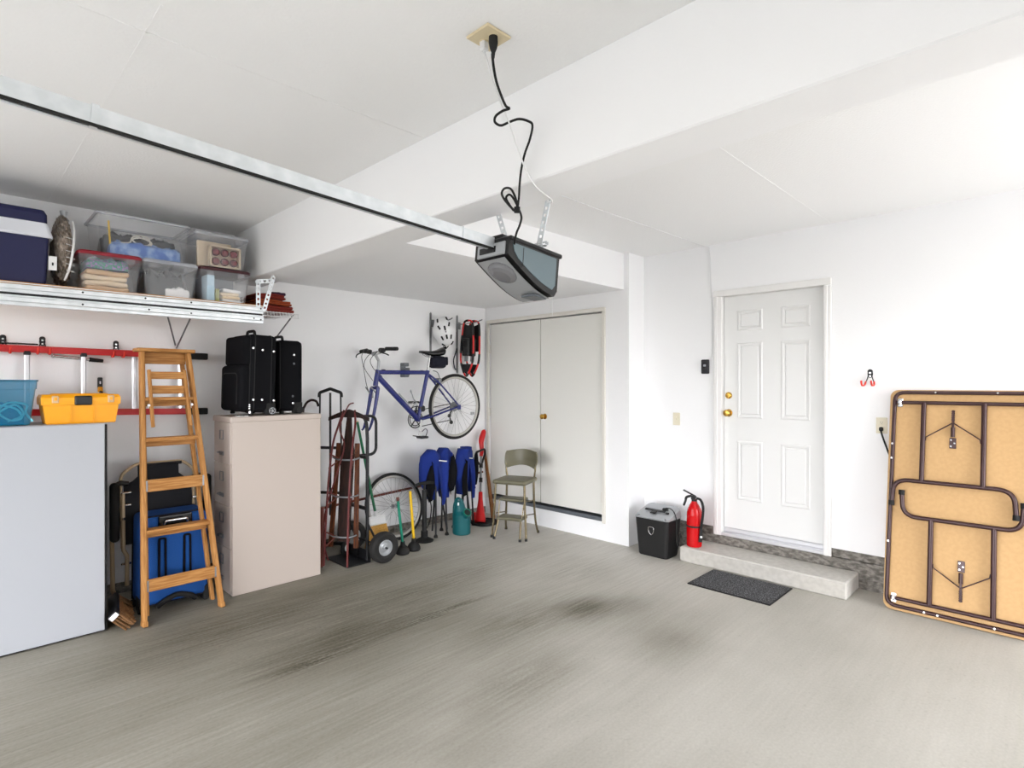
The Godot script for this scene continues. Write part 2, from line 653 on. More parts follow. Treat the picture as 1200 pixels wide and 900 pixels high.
# the slab: broom-finished concrete, streaked along the room, with a few dark stains of its own
func floor_material() -> void:
	var w: int = 1280
	var im: Image = Image.create(w, w, false, Image.FORMAT_RGB8)
	var a: FastNoiseLite = FastNoiseLite.new()
	a.seed = 3
	a.frequency = 1.0
	a.fractal_octaves = 5
	var b: FastNoiseLite = FastNoiseLite.new()
	b.seed = 9
	b.frequency = 1.0
	b.fractal_octaves = 4
	# x, z, radius across, radius along, strength
	var stains = [[-2.33, -3.08, 0.20, 0.26, 0.22, 1.0, 0.5], [-2.15, -3.35, 0.30, 0.25, 0.07, 1.0, 0.5], [-2.50, -2.62, 0.30, 0.45, 0.10, 1.0, 0.9], [-1.66, -3.05, 0.24, 0.34, 0.10, 1.0, 0.3], [-2.0, -2.1, 0.25, 0.4, 0.09, 1.0, 0.8], [-3.45, -2.6, 0.26, 1.3, 0.10, 1.0, 1.0], [-3.1, -1.7, 0.24, 0.9, 0.10, 1.0, 1.0], [-2.98, -2.35, 0.06, 0.45, 0.08, 1.0, 3.0], [-2.95, -1.45, 0.06, 0.30, 0.07, 1.0, 3.0], [-3.75, -1.3, 0.35, 0.9, 0.10, 1.0, 1.0], [-3.95, -2.5, 0.20, 1.0, 0.08, 1.0, 0.7], [-2.85, -3.7, 0.35, 0.5, 0.06, 1.0, 1.0], [-4.3, -0.85, 0.25, 0.35, 0.06, 1.0, 0.4]]
	var tones = PackedFloat32Array()
	tones.resize(w * w)
	var step: float = 5.5 / w
	for i in w:
		var x: float = -5.2 + step * (i + 0.5)
		for j in w:
			var z: float = -5.0 + step * (j + 0.5)
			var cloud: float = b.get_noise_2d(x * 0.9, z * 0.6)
			# light falloff painted into the tone: left front darkened, back left lightened
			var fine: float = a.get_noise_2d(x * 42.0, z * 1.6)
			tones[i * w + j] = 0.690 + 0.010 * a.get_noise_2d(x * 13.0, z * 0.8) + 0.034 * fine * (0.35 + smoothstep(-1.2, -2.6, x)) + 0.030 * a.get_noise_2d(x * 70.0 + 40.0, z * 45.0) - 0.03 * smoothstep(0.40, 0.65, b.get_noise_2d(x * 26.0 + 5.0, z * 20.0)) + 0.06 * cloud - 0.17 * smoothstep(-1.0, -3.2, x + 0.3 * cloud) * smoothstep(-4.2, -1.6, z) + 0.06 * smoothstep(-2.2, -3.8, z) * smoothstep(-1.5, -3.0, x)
	for s in stains:
		for i in range(int((s[0] - 2.0 * s[2] + 5.2) / step), int((s[0] + 2.0 * s[2] + 5.2) / step)):
			for j in range(int((s[1] - 2.0 * s[3] + 5.0) / step), int((s[1] + 2.0 * s[3] + 5.0) / step)):
				if i < 0 or j < 0 or i >= w or j >= w:
					continue
				var x: float = -5.2 + step * (i + 0.5)
				var z: float = -5.0 + step * (j + 0.5)
				var dx: float = (x - s[0]) / s[2]
				var dz: float = (z - s[1]) / s[3]
				var q: float = dx * dx + dz * dz
				if q < 4.0:
					tones[i * w + j] -= s[4] * exp(-q * 1.6) * s[5] * (1.0 + s[6] * (a.get_noise_2d(x * 38.0 + 9.0, z * 2.0) + 0.6 * a.get_noise_2d(x * 60.0, z * 40.0)))
	for i in w:
		for j in w:
			var t: float = tones[i * w + j]
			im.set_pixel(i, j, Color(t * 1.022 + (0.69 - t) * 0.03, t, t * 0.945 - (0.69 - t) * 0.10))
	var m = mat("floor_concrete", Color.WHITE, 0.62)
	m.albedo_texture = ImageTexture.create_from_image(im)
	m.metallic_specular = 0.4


# ---------------------------------------------------------------- the room
func shell() -> void:
	off = Vector3.ZERO
	# floor with its own map
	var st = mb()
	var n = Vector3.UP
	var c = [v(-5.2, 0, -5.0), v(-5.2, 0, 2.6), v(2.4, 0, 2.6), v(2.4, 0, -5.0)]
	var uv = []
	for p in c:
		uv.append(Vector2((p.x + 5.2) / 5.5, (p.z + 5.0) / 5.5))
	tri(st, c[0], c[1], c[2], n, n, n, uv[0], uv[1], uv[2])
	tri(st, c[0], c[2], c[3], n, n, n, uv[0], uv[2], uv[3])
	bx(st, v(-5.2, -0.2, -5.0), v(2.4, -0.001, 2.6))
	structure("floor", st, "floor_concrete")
	st = mb()
	bx(st, v(-12, -0.25, 2.6), v(12, -0.02, 16))
	structure("driveway", st, "outside_paving")
	st = mb()
	bx(st, v(2.4, -0.25, -12), v(14, -0.02, 2.6))
	structure("bounce_yard", st, "bounce_concrete")  # unseen ground added outside the side opening to bounce light in
	# ceiling
	st = mb()
	bx(st, v(-5.2, 2.765, -5.0), v(2.4, 2.95, 2.6))
	bx(st, v(-4.92, 2.7635, -0.504), v(-2.10, 2.77, -0.496))
	bx(st, v(-2.302, 2.7635, -1.70), v(-2.294, 2.77, 2.4))
	bx(st, v(-1.294, 2.7637, -4.80), v(-1.286, 2.77, -1.92))
	structure("ceiling", st, "ceiling_paint")
	st = mb()
	bx(st, v(-4.92, 2.362, -1.925), v(2.3, 2.77, -1.70), 0.006)
	structure("ceiling_beam", st, "wall_paint")
	st = mb()
	bx(st, v(-4.95, 2.425, -4.53), v(-2.985, 2.77, -1.925))
	structure("ceiling_soffit", st, "wall_paint")
	# walls
	st = mb()
	bx(st, v(-5.1, 0.08, -5.0), v(-4.92, 2.77, 2.6))
	structure("wall_left", st, "wall_paint")
	st = mb()
	bx(st, v(-5.1, 0.0, -4.6), v(-4.93, 0.08, 2.6))
	structure("baseboard_left", st, "stem_concrete")
	# door wall with the door opening
	st = mb()
	bx(st, v(-3.1, 0.27, -5.0), v(-2.175, 2.77, -4.80))
	bx(st, v(-1.325, 0.27, -5.0), v(2.3, 2.77, -4.80))
	bx(st, v(-2.175, 2.30, -5.0), v(-1.325, 2.77, -4.80))
	structure("wall_back", st, "wall_paint")
	st = mb()
	bx(st, v(-3.1, 0.0, -5.0), v(2.3, 0.205, -4.812))
	bx(st, v(-3.1, 0.2, -5.0), v(-2.175, 0.27, -4.812))
	bx(st, v(-1.325, 0.2, -5.0), v(2.3, 0.27, -4.812))
	structure("baseboard_back", st, "stem_concrete")
	# closet wall: a shallow cupboard with two flat doors
	st = mb()
	bx(st, v(-4.92, 0, -5.0), v(-4.845, 2.425, -4.53))
	bx(st, v(-3.225, 0, -5.0), v(-2.93, 2.77, -4.53))
	bx(st, v(-4.845, 2.24, -5.0), v(-3.225, 2.425, -4.53))
	bx(st, v(-4.845, 0, -5.0), v(-3.225, 0.185, -4.53))
	structure("wall_closet", st, "wall_paint")
	# unseen right wall; its wide side opening is added to let light in
	st = mb()
	bx(st, v(2.2, 2.35, -5.0), v(2.4, 2.77, 2.6))
	bx(st, v(2.2, 0, -5.0), v(2.4, 2.35, -4.65))
	bx(st, v(2.2, 0, -2.25), v(2.4, 2.35, 2.6))
	structure("wall_right", st, "wall_paint")
	# street side: the wide garage door opening
	st = mb()
	bx(st, v(-5.1, 0, 2.4), v(-4.6, 2.77, 2.6))
	bx(st, v(-4.6, 2.35, 2.4), v(2.2, 2.77, 2.6))
	bx(st, v(1.0, 0, 2.4), v(2.2, 2.35, 2.6))
	structure("wall_front", st, "wall_paint")


func doors() -> void:
	# ---- entry door: six raised panels, brass knob and deadbolt
	off = Vector3.ZERO
	var d = Node3D.new()
	d.name = "door_1"
	d.set_meta("kind", "structure")
	add_child(d)
	var st = mb()
	bx(st, v(-2.150, 0.275, -4.875), v(-1.340, 2.293, -4.835), 0.002)
	done("door_leaf", st, "door_paint", d)
	for col in [[-2.031, -1.816], [-1.668, -1.446]]:
		for row in [[1.990, 2.165], [1.238, 1.885], [0.530, 1.040]]:
			st = mb()
			var x0: float = col[0]
			var x1: float = col[1]
			var y0: float = row[0]
			var y1: float = row[1]
			var z = -4.835
			# outer moulding, groove, then the raised field
			var mould = [[0.0, 0.0], [0.008, 0.007], [0.016, 0.0065], [0.030, 0.0004]]
			for i in 3:
				var a0: float = mould[i][0]
				var a1: float = mould[i + 1][0]
				var h0: float = mould[i][1]
				var h1: float = mould[i + 1][1]
				var o = [v(x0 + a0, y0 + a0, z + h0), v(x1 - a0, y0 + a0, z + h0), v(x1 - a0, y1 - a0, z + h0), v(x0 + a0, y1 - a0, z + h0)]
				var q = [v(x0 + a1, y0 + a1, z + h1), v(x1 - a1, y0 + a1, z + h1), v(x1 - a1, y1 - a1, z + h1), v(x0 + a1, y1 - a1, z + h1)]
				for k in 4:
					face(st, [o[k], o[(k + 1) % 4], q[(k + 1) % 4], q[k]], v((x0 + x1) / 2, (y0 + y1) / 2, z - 1.0))
			box(st, v((x0 + x1) / 2, (y0 + y1) / 2, z), v(x1 - x0 - 0.066, y1 - y0 - 0.066, 0.012), 0.006)
			done("door_panel", st, "door_paint", d)
	st = mb()
	for x in [[-2.225, -2.150], [-1.340, -1.285]]:
		var w: float = x[1] - x[0]
		bx(st, v(x[0], 0.205, -4.80), v(x[1], 2.294, -4.783), 0.004)
		bx(st, v(x[0] + w * 0.12, 0.205, -4.79), v(x[1] - w * 0.45, 2.294, -4.778), 0.004)
	bx(st, v(-2.225, 2.295, -4.80), v(-1.285, 2.35, -4.783), 0.004)
	# jambs and stop
	bx(st, v(-2.177, 0.215, -5.0), v(-2.153, 2.30, -4.795))
	bx(st, v(-1.337, 0.215, -5.0), v(-1.323, 2.30, -4.795))
	bx(st, v(-2.177, 2.297, -5.0), v(-1.323, 2.31, -4.795))
	done("door_frame", st, "trim_paint", d)
	st = mb()
	bx(st, v(-2.175, 0.205, -5.0), v(-1.325, 0.235, -4.785), 0.006)
	bx(st, v(-2.155, 0.235, -5.0), v(-1.335, 0.272, -4.845), 0.004)
	done("door_sill", st, "aluminium", d)
	st = mb()
	lathe(st, along(v(-2.106, 1.277, -4.835), Vector3.BACK), [[0.0, 0.0], [0.033, 0.0], [0.031, 0.006], [0.014, 0.009], [0.012, 0.03], [0.020, 0.034], [0.028, 0.045], [0.029, 0.055], [0.022, 0.064], [0.0, 0.066]], 20)
	done("door_knob", st, "brass", d)
	st = mb()
	lathe(st, along(v(-2.106, 1.43, -4.835), Vector3.BACK), [[0.0, 0.0], [0.030, 0.0], [0.028, 0.010], [0.020, 0.016], [0.0, 0.017]], 20)
	box(st, v(-2.106, 1.43, -4.816), v(0.003, 0.012, 0.004))
	done("deadbolt", st, "brass", d)

	# ---- closet: two flush leaves
	d = Node3D.new()
	d.name = "door_2"
	d.set_meta("kind", "structure")
	add_child(d)
	for x in [[-4.838, -4.058], [-4.046, -3.234]]:
		st = mb()
		bx(st, v(x[0], 0.25, -4.575), v(x[1], 2.228, -4.537), 0.003)
		done("door_leaf", st, "closet_paint", d)
	st = mb()
	bx(st, v(-4.885, 0.19, -4.53), v(-4.845, 2.239, -4.512), 0.004)
	bx(st, v(-3.227, 0.17, -4.53), v(-3.190, 2.239, -4.512), 0.004)
	bx(st, v(-4.885, 2.24, -4.53), v(-3.190, 2.28, -4.512), 0.004)
	bx(st, v(-4.062, 0.25, -4.60), v(-4.052, 2.228, -4.578))
	done("door_frame", st, "closet_trim", d)
	st = mb()
	bx(st, v(-4.845, 0.185, -4.90), v(-3.205, 0.225, -4.522), 0.004)
	done("door_sill", st, "grey_plastic", d)
	st = mb()
	bx(st, v(-4.845, 0.185, -4.98), v(-3.225, 2.24, -4.62))
	done("closet_inside", st, "dark_gap", d)
	st = mb()
	lathe(st, along(v(-3.985, 1.182, -4.537), Vector3.BACK), [[0.0, 0.0], [0.031, 0.0], [0.029, 0.006], [0.013, 0.009], [0.012, 0.03], [0.020, 0.034], [0.027, 0.044], [0.027, 0.054], [0.020, 0.062], [0.0, 0.064]], 20)
	done("door_knob", st, "brass", d)
	for x in [-4.850, -3.226]:
		for y in [1.94, 1.2, 0.425]:
			st = mb()
			cyl(st, v(x, y - 0.05, -4.520), v(x, y + 0.05, -4.520), 0.008, 8)
			bx(st, v(x - 0.018, y - 0.05, -4.531), v(x + 0.018, y + 0.05, -4.520), 0.001)
			done("hinge", st, "closet_trim", d)


# ---------------------------------------------------------------- opener and its cords
func opener() -> void:
	var base = v(-1.94, 2.0, -2.0)
	var o = thing("garage_door_opener", "grey and black garage door opener motor hanging behind the ceiling beam with long steel rail", "door opener", base)
	# side outline of the motor case in (z, y): the nose is at +z, the belly curves up towards it
	off = Vector3.ZERO
	var turn = Transform3D(Basis(Vector3.RIGHT, deg_to_rad(-5.0)), v(0, 0.08, 0))
	var side = []
	for i in 13:
		var t = i / 12.0
		side.append(Vector2(0.175 - 0.33 * t, -0.095 * sin(t * PI * 0.5) - 0.035 * t + 0.03))
	var st = mb()
	var t0 = turn * Transform3D(Basis(v(0, 0, 1), v(0, 1, 0), v(-1, 0, 0)), v(0.115, 0, 0))
	# black shell: outline with a straight top
	var shell_ = [Vector2(0.18, 0.105), Vector2(0.182, 0.035)]
	shell_.append_array(side)
	shell_.append_array([Vector2(-0.175, -0.07), Vector2(-0.18, 0.105)])
	prism(st, t0, shell_, 0.23)
	done("case", st, "black_plastic", o)
	st = mb()
	box(st, v(0, 0.112, -0.01), v(0.245, 0.022, 0.375), 0.006, turn)
	box(st, v(0, 0.128, 0.12), v(0.11, 0.03, 0.10), 0.004, turn)
	done("top_plate", st, "dark_metal", o)
	# grey belly cover with a thick black lip each side
	st = mb()
	for i in 12:
		var a: Vector2 = side[i]
		var b: Vector2 = side[i + 1]
		var q = []
		for s in [-0.092, 0.092]:
			q.append(turn * v(s, a.y - 0.008, a.x + 0.006))
			q.append(turn * v(s, b.y - 0.008, b.x + 0.006))
		face(st, [q[0], q[1], q[3], q[2]], turn * v(0, 0.2, -0.1))
	done("belly_cover", st, "silver_plastic", o)
	st = mb()
	box(st, v(0, 0.067, 0.182), v(0.19, 0.062, 0.012), 0.004, turn)
	done("nose_panel", st, "silver_plastic", o)
	st = mb()
	box(st, v(-0.02, 0.068, 0.189), v(0.11, 0.03, 0.006), 0.002, turn)
	done("nose_vent", st, "black_plastic", o)
	# bowl-shaped light lens in the belly
	st = mb()
	lathe(st, turn * Transform3D(Basis(Vector3.RIGHT, deg_to_rad(-22) + PI), v(0, -0.018, 0.092)), [[0.078, -0.006], [0.080, 0.006], [0.074, 0.008], [0.064, 0.018], [0.045, 0.027], [0.022, 0.031], [0.0, 0.032]], 28)
	done("light_lens", st, "lens_grey", o)
	# side lenses
	for s in [-1.0, 1.0]:
		st = mb()
		var ol = [Vector2(0.155, 0.092), Vector2(0.145, 0.055)]
		for i in range(2, 12):
			ol.append(side[i] + Vector2(-0.005, 0.026))
		ol.append_array([Vector2(-0.155, -0.045), Vector2(-0.155, 0.092)])
		prism(st, turn * Transform3D(Basis(v(0, 0, 1), v(0, 1, 0), v(-1, 0, 0)), v(0.113 if s < 0 else 0.119, 0, 0)) if s > 0 else turn * Transform3D(Basis(v(0, 0, 1), v(0, 1, 0), v(-1, 0, 0)), v(-0.113, 0, 0)), ol, 0.006)
		var sl = done("side_lens", st, "lens_side", o)
		st = mb()
		box(st, v(s * 0.1195, 0.04, 0.085), v(0.002, 0.09, 0.003), 0.0, turn)
		done("seam", st, "dark_metal", sl)
	st = mb()
	soft(st, v(0, 0.03, -0.185), v(0.20, 0.12, 0.035), 0.015, turn)
	done("back_lens", st, "white_plastic", o)
	st = mb()
	box(st, v(0.03, -0.105, -0.10), v(0.09, 0.012, 0.10), 0.004, turn)
	done("label_plate", st, "grey_plastic", o)
	st = mb()
	tube(st, curve([v(0.09, -0.02, -0.15), v(0.095, -0.08, -0.16), v(0.10, -0.13, -0.15)]), 0.0012, 5)
	done("antenna_wire", st, "white_plastic", o)
	# rail: an upside-down channel with the drive belt inside
	off = base
	var a = v(-1.94, 2.345, 0.95)
	var b = v(-1.94, 2.198, -1.83)
	st = mb()
	beam(st, a + v(0.014, 0, 0), b + v(0.014, 0, 0), 0.004, 0.05, Vector3.RIGHT)
	beam(st, a + v(-0.014, 0, 0), b + v(-0.014, 0, 0), 0.004, 0.05, Vector3.RIGHT)
	beam(st, a + v(0, 0.023, 0), b + v(0, 0.023, 0), 0.03, 0.004, Vector3.RIGHT)
	beam(st, a + v(0.019, -0.025, 0), b + v(0.019, -0.025, 0), 0.014, 0.004, Vector3.RIGHT)
	beam(st, a + v(-0.019, -0.025, 0), b + v(-0.019, -0.025, 0), 0.014, 0.004, Vector3.RIGHT)
	var rail = done("rail", st, "galvanised", o)
	st = mb()
	beam(st, a + v(0, -0.018, 0), b + v(0, -0.018, 0), 0.018, 0.016, Vector3.RIGHT)
	beam(st, a + v(0.022, -0.031, 0), b + v(0.022, -0.031, 0), 0.006, 0.008, Vector3.RIGHT)
	done("drive_belt", st, "black_rubber", rail)
	for t in [0.445, 0.93]:
		st = mb()
		var p = a.lerp(b, t)
		beam(st, p, p.lerp(b, 0.012), 0.040, 0.058, Vector3.RIGHT)
		done("rail_joint", st, "galvanised", rail)
	# perforated hanger straps up to the ceiling
	for h in [[v(-1.850, 2.205, -2.06), v(-1.70, 2.764, -2.07)], [v(-2.05, 2.20, -2.06), v(-2.27, 2.764, -2.07)]]:
		st = mb()
		perforated(st, h[0], h[1], 0.034, Vector3.RIGHT)
		done("hanger_strap", st, "galvanised", o)
	st = mb()
	perforated(st, v(-2.07, 2.207, -2.06), v(-1.81, 2.207, -2.06), 0.03, Vector3.BACK)
	perforated(st, v(-2.07, 2.218, -2.075), v(-1.81, 2.218, -2.075), 0.026, Vector3.UP)
	done("cross_angle", st, "galvanised", o)

	# ---- ceiling outlet
	o = thing("ceiling_outlet", "cream square double outlet plate on the ceiling with two plugs", "outlet", v(-1.46, 2.765, -1.36))
	off = Vector3.ZERO
	var tr = Transform3D(Basis(Vector3.UP, 0.0), Vector3.ZERO)
	st = mb()
	box(st, v(0, -0.005, 0), v(0.116, 0.010, 0.116), 0.004, tr)
	done("plate", st, "cream_plastic", o)
	for s in [-0.027, 0.027]:
		st = mb()
		lathe(st, tr * Transform3D(Basis(Vector3.RIGHT, PI), v(s * 0.9, -0.009, 0)), [[0.018, 0.0], [0.017, 0.004], [0.0, 0.004]], 16)
		done("socket", st, "cream_plastic", o)
	var pw = v(-1.484, 2.752, -1.36)
	var pb = v(-1.436, 2.752, -1.36)
	# ---- black cord: kinks, a slack loop tied in a bow, then into the motor
	o = thing("black_power_cord", "black power cord with slack loop hanging from ceiling outlet to opener motor", "cord", pb)
	off = pb
	st = mb()
	lathe(st, along(pb, Vector3.DOWN), [[0.0, -0.002], [0.016, 0.0], [0.017, 0.02], [0.013, 0.04], [0.007, 0.055], [0.0045, 0.075]], 12)
	done("plug", st, "black_rubber", o)
	var way = [[577, 64, 0.00304], [579, 82, 0.00309], [583, 100, 0.00313], [592, 123, 0.00318], [597, 127, 0.00319], [589, 130, 0.00320], [581, 136, 0.00322], [580, 143, 0.00324], [587, 147, 0.00325], [597, 143, 0.00327], [608, 139.5, 0.0033], [619, 142, 0.00332], [624, 147, 0.00334], [621, 163, 0.00338], [615, 180, 0.00343], [611, 198, 0.00347], [609, 215, 0.00349], [608, 232, 0.00352], [605.5, 247, 0.00354], [600, 244, 0.00355], [592, 235, 0.00355], [588, 227, 0.00355], [591, 221, 0.00355], [598, 221, 0.00355], [603, 229, 0.00356], [606, 240, 0.00357], [603, 247, 0.00357], [597, 240, 0.00358], [593, 232, 0.00358], [597, 228, 0.00358], [602, 233, 0.00359], [607, 243, 0.00361], [611, 254, 0.00365], [609, 264, 0.00372], [605, 274, 0.00384], [602, 290, 0.00400]]
	var pts = [pb + v(0, -0.07, 0)]
	for w in way:
		pts.append(cam_point(w[0], w[1], w[2]))
	st = mb()
	tube(st, curve(pts, 5), 0.0048, 8)
	done("cord", st, "black_rubber", o)
	st = mb()
	lathe(st, along(cam_point(606, 246, 0.00356), v(0.1, 1, 0.1)), [[0.0, -0.012], [0.013, -0.012], [0.013, 0.012], [0.0, 0.012]], 10)
	done("cord_tie", st, "black_rubber", o)
	# ---- white wire: under the beam, along the ceiling and down to the wall button
	o = thing("white_wire", "thin white wire looping from ceiling outlet under the beam to the door trim", "wire", pw)
	off = pw
	st = mb()
	box(st, v(-1.484, 2.739, -1.36), v(0.026, 0.036, 0.03), 0.006)
	done("plug", st, "white_plastic", o)
	pts = [v(-1.484, 2.722, -1.36)]
	for w in [[571, 72, 0.00306], [577, 94, 0.00312], [586, 118, 0.00318], [597, 145, 0.00325], [608, 178, 0.00335], [618, 203, 0.00342], [628, 219, 0.00347], [640, 229, 0.00368]]:
		pts.append(cam_point(w[0], w[1], w[2]))
	pts.append_array([v(-1.63, 2.350, -1.90), v(-1.68, 2.36, -1.945), v(-1.80, 2.45, -1.95), v(-2.0, 2.62, -1.95), v(-2.25, 2.745, -1.98), v(-2.34, 2.757, -2.2)])
	pts = curve(pts, 5)
	pts.append_array([v(-2.345, 2.758, -3.2), v(-2.32, 2.758, -4.0), v(-2.30, 2.757, -4.76), v(-2.265, 2.745, -4.79), v(-2.255, 2.6, -4.793), v(-2.25, 2.36, -4.793), v(-2.24, 2.2, -4.793), v(-2.238, 1.80, -4.793), v(-2.26, 1.745, -4.785)])
	st = mb()
	tube(st, pts, 0.0032, 6)
	done("cord", st, "white_plastic", o)


# a point in the room on the line of sight that a measured photo position gave, t metres per pixel away
func cam_point(px: float, py: float, t: float) -> Vector3:
	var th = deg_to_rad(44.65)
	var u = px - 600.0
	return Vector3((-sin(th) * 658.0 + cos(th) * u) * t, 1.53 + (450.0 - py) * t, (-cos(th) * 658.0 - sin(th) * u) * t)


# slotted strap: two thin edges joined by webs, so that the holes are open
func perforated(st: SurfaceTool, a: Vector3, b: Vector3, w: float, side: Vector3) -> void:
	var d = (b - a).normalized()
	var s = (side - d * side.dot(d)).normalized()
	beam(st, a + s * w * 0.36, b + s * w * 0.36, w * 0.28, 0.003, s)
	beam(st, a - s * w * 0.36, b - s * w * 0.36, w * 0.28, 0.003, s)
	var n = int(a.distance_to(b) / 0.034)
	for i in n + 1:
		var p = a.lerp(b, float(i) / n)
		beam(st, p - d * 0.010, p + d * 0.010, w * 0.5, 0.0029, s)


# ---------------------------------------------------------------- along the door wall
func door_wall_things() -> void:
	var o = thing("wall_button", "small dark grey wall button panel beside the white entry door", "control", v(-2.30, 1.685, -4.80))
	off = Vector3.ZERO
	var st = mb()
	soft(st, v(0, 0, 0.012), v(0.072, 0.128, 0.026), 0.010)
	done("body", st, "dark_metal", o)
	st = mb()
	box(st, v(0.0, 0.042, 0.026), v(0.048, 0.018, 0.004), 0.002)
	done("push_bar", st, "black_plastic", o)
	for y in [0.010, -0.016]:
		st = mb()
		box(st, v(0.0, y, 0.026), v(0.024, 0.018, 0.006), 0.003)
		done("button", st, "black_gloss" if y < 0 else "silver_plastic", o)
	o = thing("light_switch", "ivory light switch plate on the wall left of the entry door", "switch", v(-2.585, 1.205, -4.80))
	off = Vector3.ZERO
	st = mb()
	box(st, v(0, 0, 0.003), v(0.072, 0.116, 0.007), 0.003)
	done("plate", st, "ivory_plastic", o)
	st = mb()
	box(st, v(0, 0.004, 0.010), v(0.010, 0.020, 0.014), 0.003, Transform3D(Basis(Vector3.RIGHT, -0.4), Vector3.ZERO))
	done("toggle", st, "ivory_plastic", o)
	o = thing("wall_outlet", "ivory wall outlet left of the folding table, black plug in its lower socket", "outlet", v(-0.957, 1.228, -4.80))
	off = Vector3.ZERO
	st = mb()
	box(st, v(0, 0, 0.003), v(0.072, 0.116, 0.007), 0.003)
	done("plate", st, "ivory_plastic", o)
	for y in [0.021, -0.021]:
		st = mb()
		soft(st, v(0, y, 0.006), v(0.034, 0.030, 0.006), 0.0029)
		var so = done("socket", st, "ivory_plastic", o)
		st = mb()
		box(st, v(-0.006, y + 0.003, 0.0092), v(0.002, 0.008, 0.0006))
		box(st, v(0.006, y + 0.003, 0.0092), v(0.002, 0.008, 0.0006))
		cyl(st, v(0, y - 0.008, 0.0088), v(0, y - 0.008, 0.0095), 0.0022, 8)
		done("slot", st, "black_plastic", so)
	o = thing("black_appliance_cord", "black cord plugged into the wall outlet, running down behind the folding table", "cord", v(-0.957, 1.205, -4.785))
	off = v(-0.957, 1.205, -4.785)
	st = mb()
	box(st, v(-0.957, 1.203, -4.778), v(0.026, 0.030, 0.022), 0.006)
	done("plug", st, "black_rubber", o)
	st = mb()
	tube(st, curve([v(-0.957, 1.195, -4.765), v(-0.945, 1.15, -4.76), v(-0.915, 1.05, -4.77), v(-0.87, 0.90, -4.78), v(-0.80, 0.6, -4.785), v(-0.76, 0.30, -4.78)], 5), 0.006, 8)
	done("cord", st, "black_rubber", o)
	wall_hook("black double wall hook with red tips above the folding table's left corner", v(-1.029, 1.60, -4.80), 0.0, true)

	# ---- concrete step, mat
	off = v(-1.74, 0, -4.64)
	st = mb()
	bx(st, v(-2.385, 0, -4.808), v(-1.104, 0.125, -4.475), 0.010)
	o = thing("concrete_step", "long low concrete step below the white entry door", "step", off)
	done("slab", st, "step_concrete", o)
	o = thing("door_mat", "dark grey speckled door mat on the floor against the concrete step", "mat", v(-1.76, 0, -4.225))
	off = Vector3.ZERO
	st = mb()
	box(st, v(0, 0.004, 0), v(0.615, 0.008, 0.45), 0.003)
	done("backing", st, "black_rubber", o)
	st = mb()
	var pile = FastNoiseLite.new()
	pile.frequency = 60.0
	pile.seed = 5
	sheet(st, func(a: float, b: float): return v(-0.298 + 0.596 * b, 0.009 + 0.005 * pile.get_noise_2d(a * 0.45, b * 0.6), -0.215 + 0.43 * a), 90, 120)
	var pl = done("pile", st, "mat_pile", o)
	pl.set_meta("kind", "stuff")

	# ---- fire extinguisher on the step
	o = thing("fire_extinguisher", "red fire extinguisher with black hose standing on the concrete step", "extinguisher", v(-2.30, 0.125, -4.58))
	off = Vector3.ZERO
	st = mb()
	lathe(st, Transform3D.IDENTITY, [[0.0, 0.0], [0.058, 0.0], [0.063, 0.006], [0.064, 0.02], [0.064, 0.27], [0.062, 0.295], [0.054, 0.325], [0.040, 0.355], [0.027, 0.375], [0.022, 0.39], [0.0, 0.392]], 28)
	done("cylinder", st, "ext_red", o)
	st = mb()
	lathe(st, Transform3D.IDENTITY, [[0.0645, 0.168], [0.0665, 0.170], [0.0665, 0.182], [0.0645, 0.184]], 28)
	done("strap", st, "black_rubber", o)
	st = mb()
	lathe(st, Transform3D.IDENTITY, [[0.021, 0.385], [0.023, 0.39], [0.023, 0.425], [0.0, 0.43]], 14)
	box(st, v(0.0, 0.42, 0.012), v(0.030, 0.036, 0.05), 0.006)
	done("valve", st, "black_plastic", o)
	st = mb()
	beam(st, v(0.010, 0.435, 0.005), v(-0.085, 0.480, 0.035), 0.010, 0.026, Vector3.UP, 0.003)
	done("lever", st, "black_plastic", o)
	st = mb()
	tube(st, curve([v(-0.015, 0.435, 0.015), v(-0.055, 0.42, 0.03), v(-0.065, 0.385, 0.035), v(-0.078, 0.345, 0.04)]), [0.011] + [0.011, 0.011, 0.011, 0.011, 0.011, 0.011, 0.011, 0.011, 0.011, 0.010, 0.010, 0.010, 0.010, 0.010, 0.010, 0.010, 0.008, 0.007], 8)
	done("handle", st, "black_plastic", o)
	st = mb()
	lathe(st, along(v(0.022, 0.415, 0.02), v(1, 0.2, 0.3)), [[0.0, 0.0], [0.009, 0.0], [0.009, 0.012], [0.0, 0.012]], 10)
	done("gauge", st, "chrome", o)
	st = mb()
	tube(st, curve([v(0.02, 0.415, 0.0), v(0.062, 0.41, 0.012), v(0.092, 0.36, 0.025), v(0.092, 0.28, 0.03), v(0.080, 0.20, 0.03), v(0.075, 0.16, 0.03)]), 0.011, 8)
	done("hose", st, "black_rubber", o)
	st = mb()
	lathe(st, along(v(0.075, 0.165, 0.03), v(-0.05, -1, 0)), [[0.0, 0.0], [0.012, 0.0], [0.014, 0.05], [0.016, 0.11], [0.0, 0.11]], 12)
	done("nozzle", st, "black_plastic", o)
	st = mb()
	lathe(st, along(v(0.084, 0.10, 0.042), v(0.5, 0, 1)), [[0.0, 0.0], [0.010, 0.0], [0.010, 0.003], [0.0, 0.003]], 12)
	done("tag", st, "white_plastic", o)

	# ---- paper shredder in the corner
	o = thing("paper_shredder", "black paper shredder with silver top standing between closet wall and concrete step", "shredder", v(-2.615, 0, -4.515))
	off = Vector3.ZERO
	st = mb()
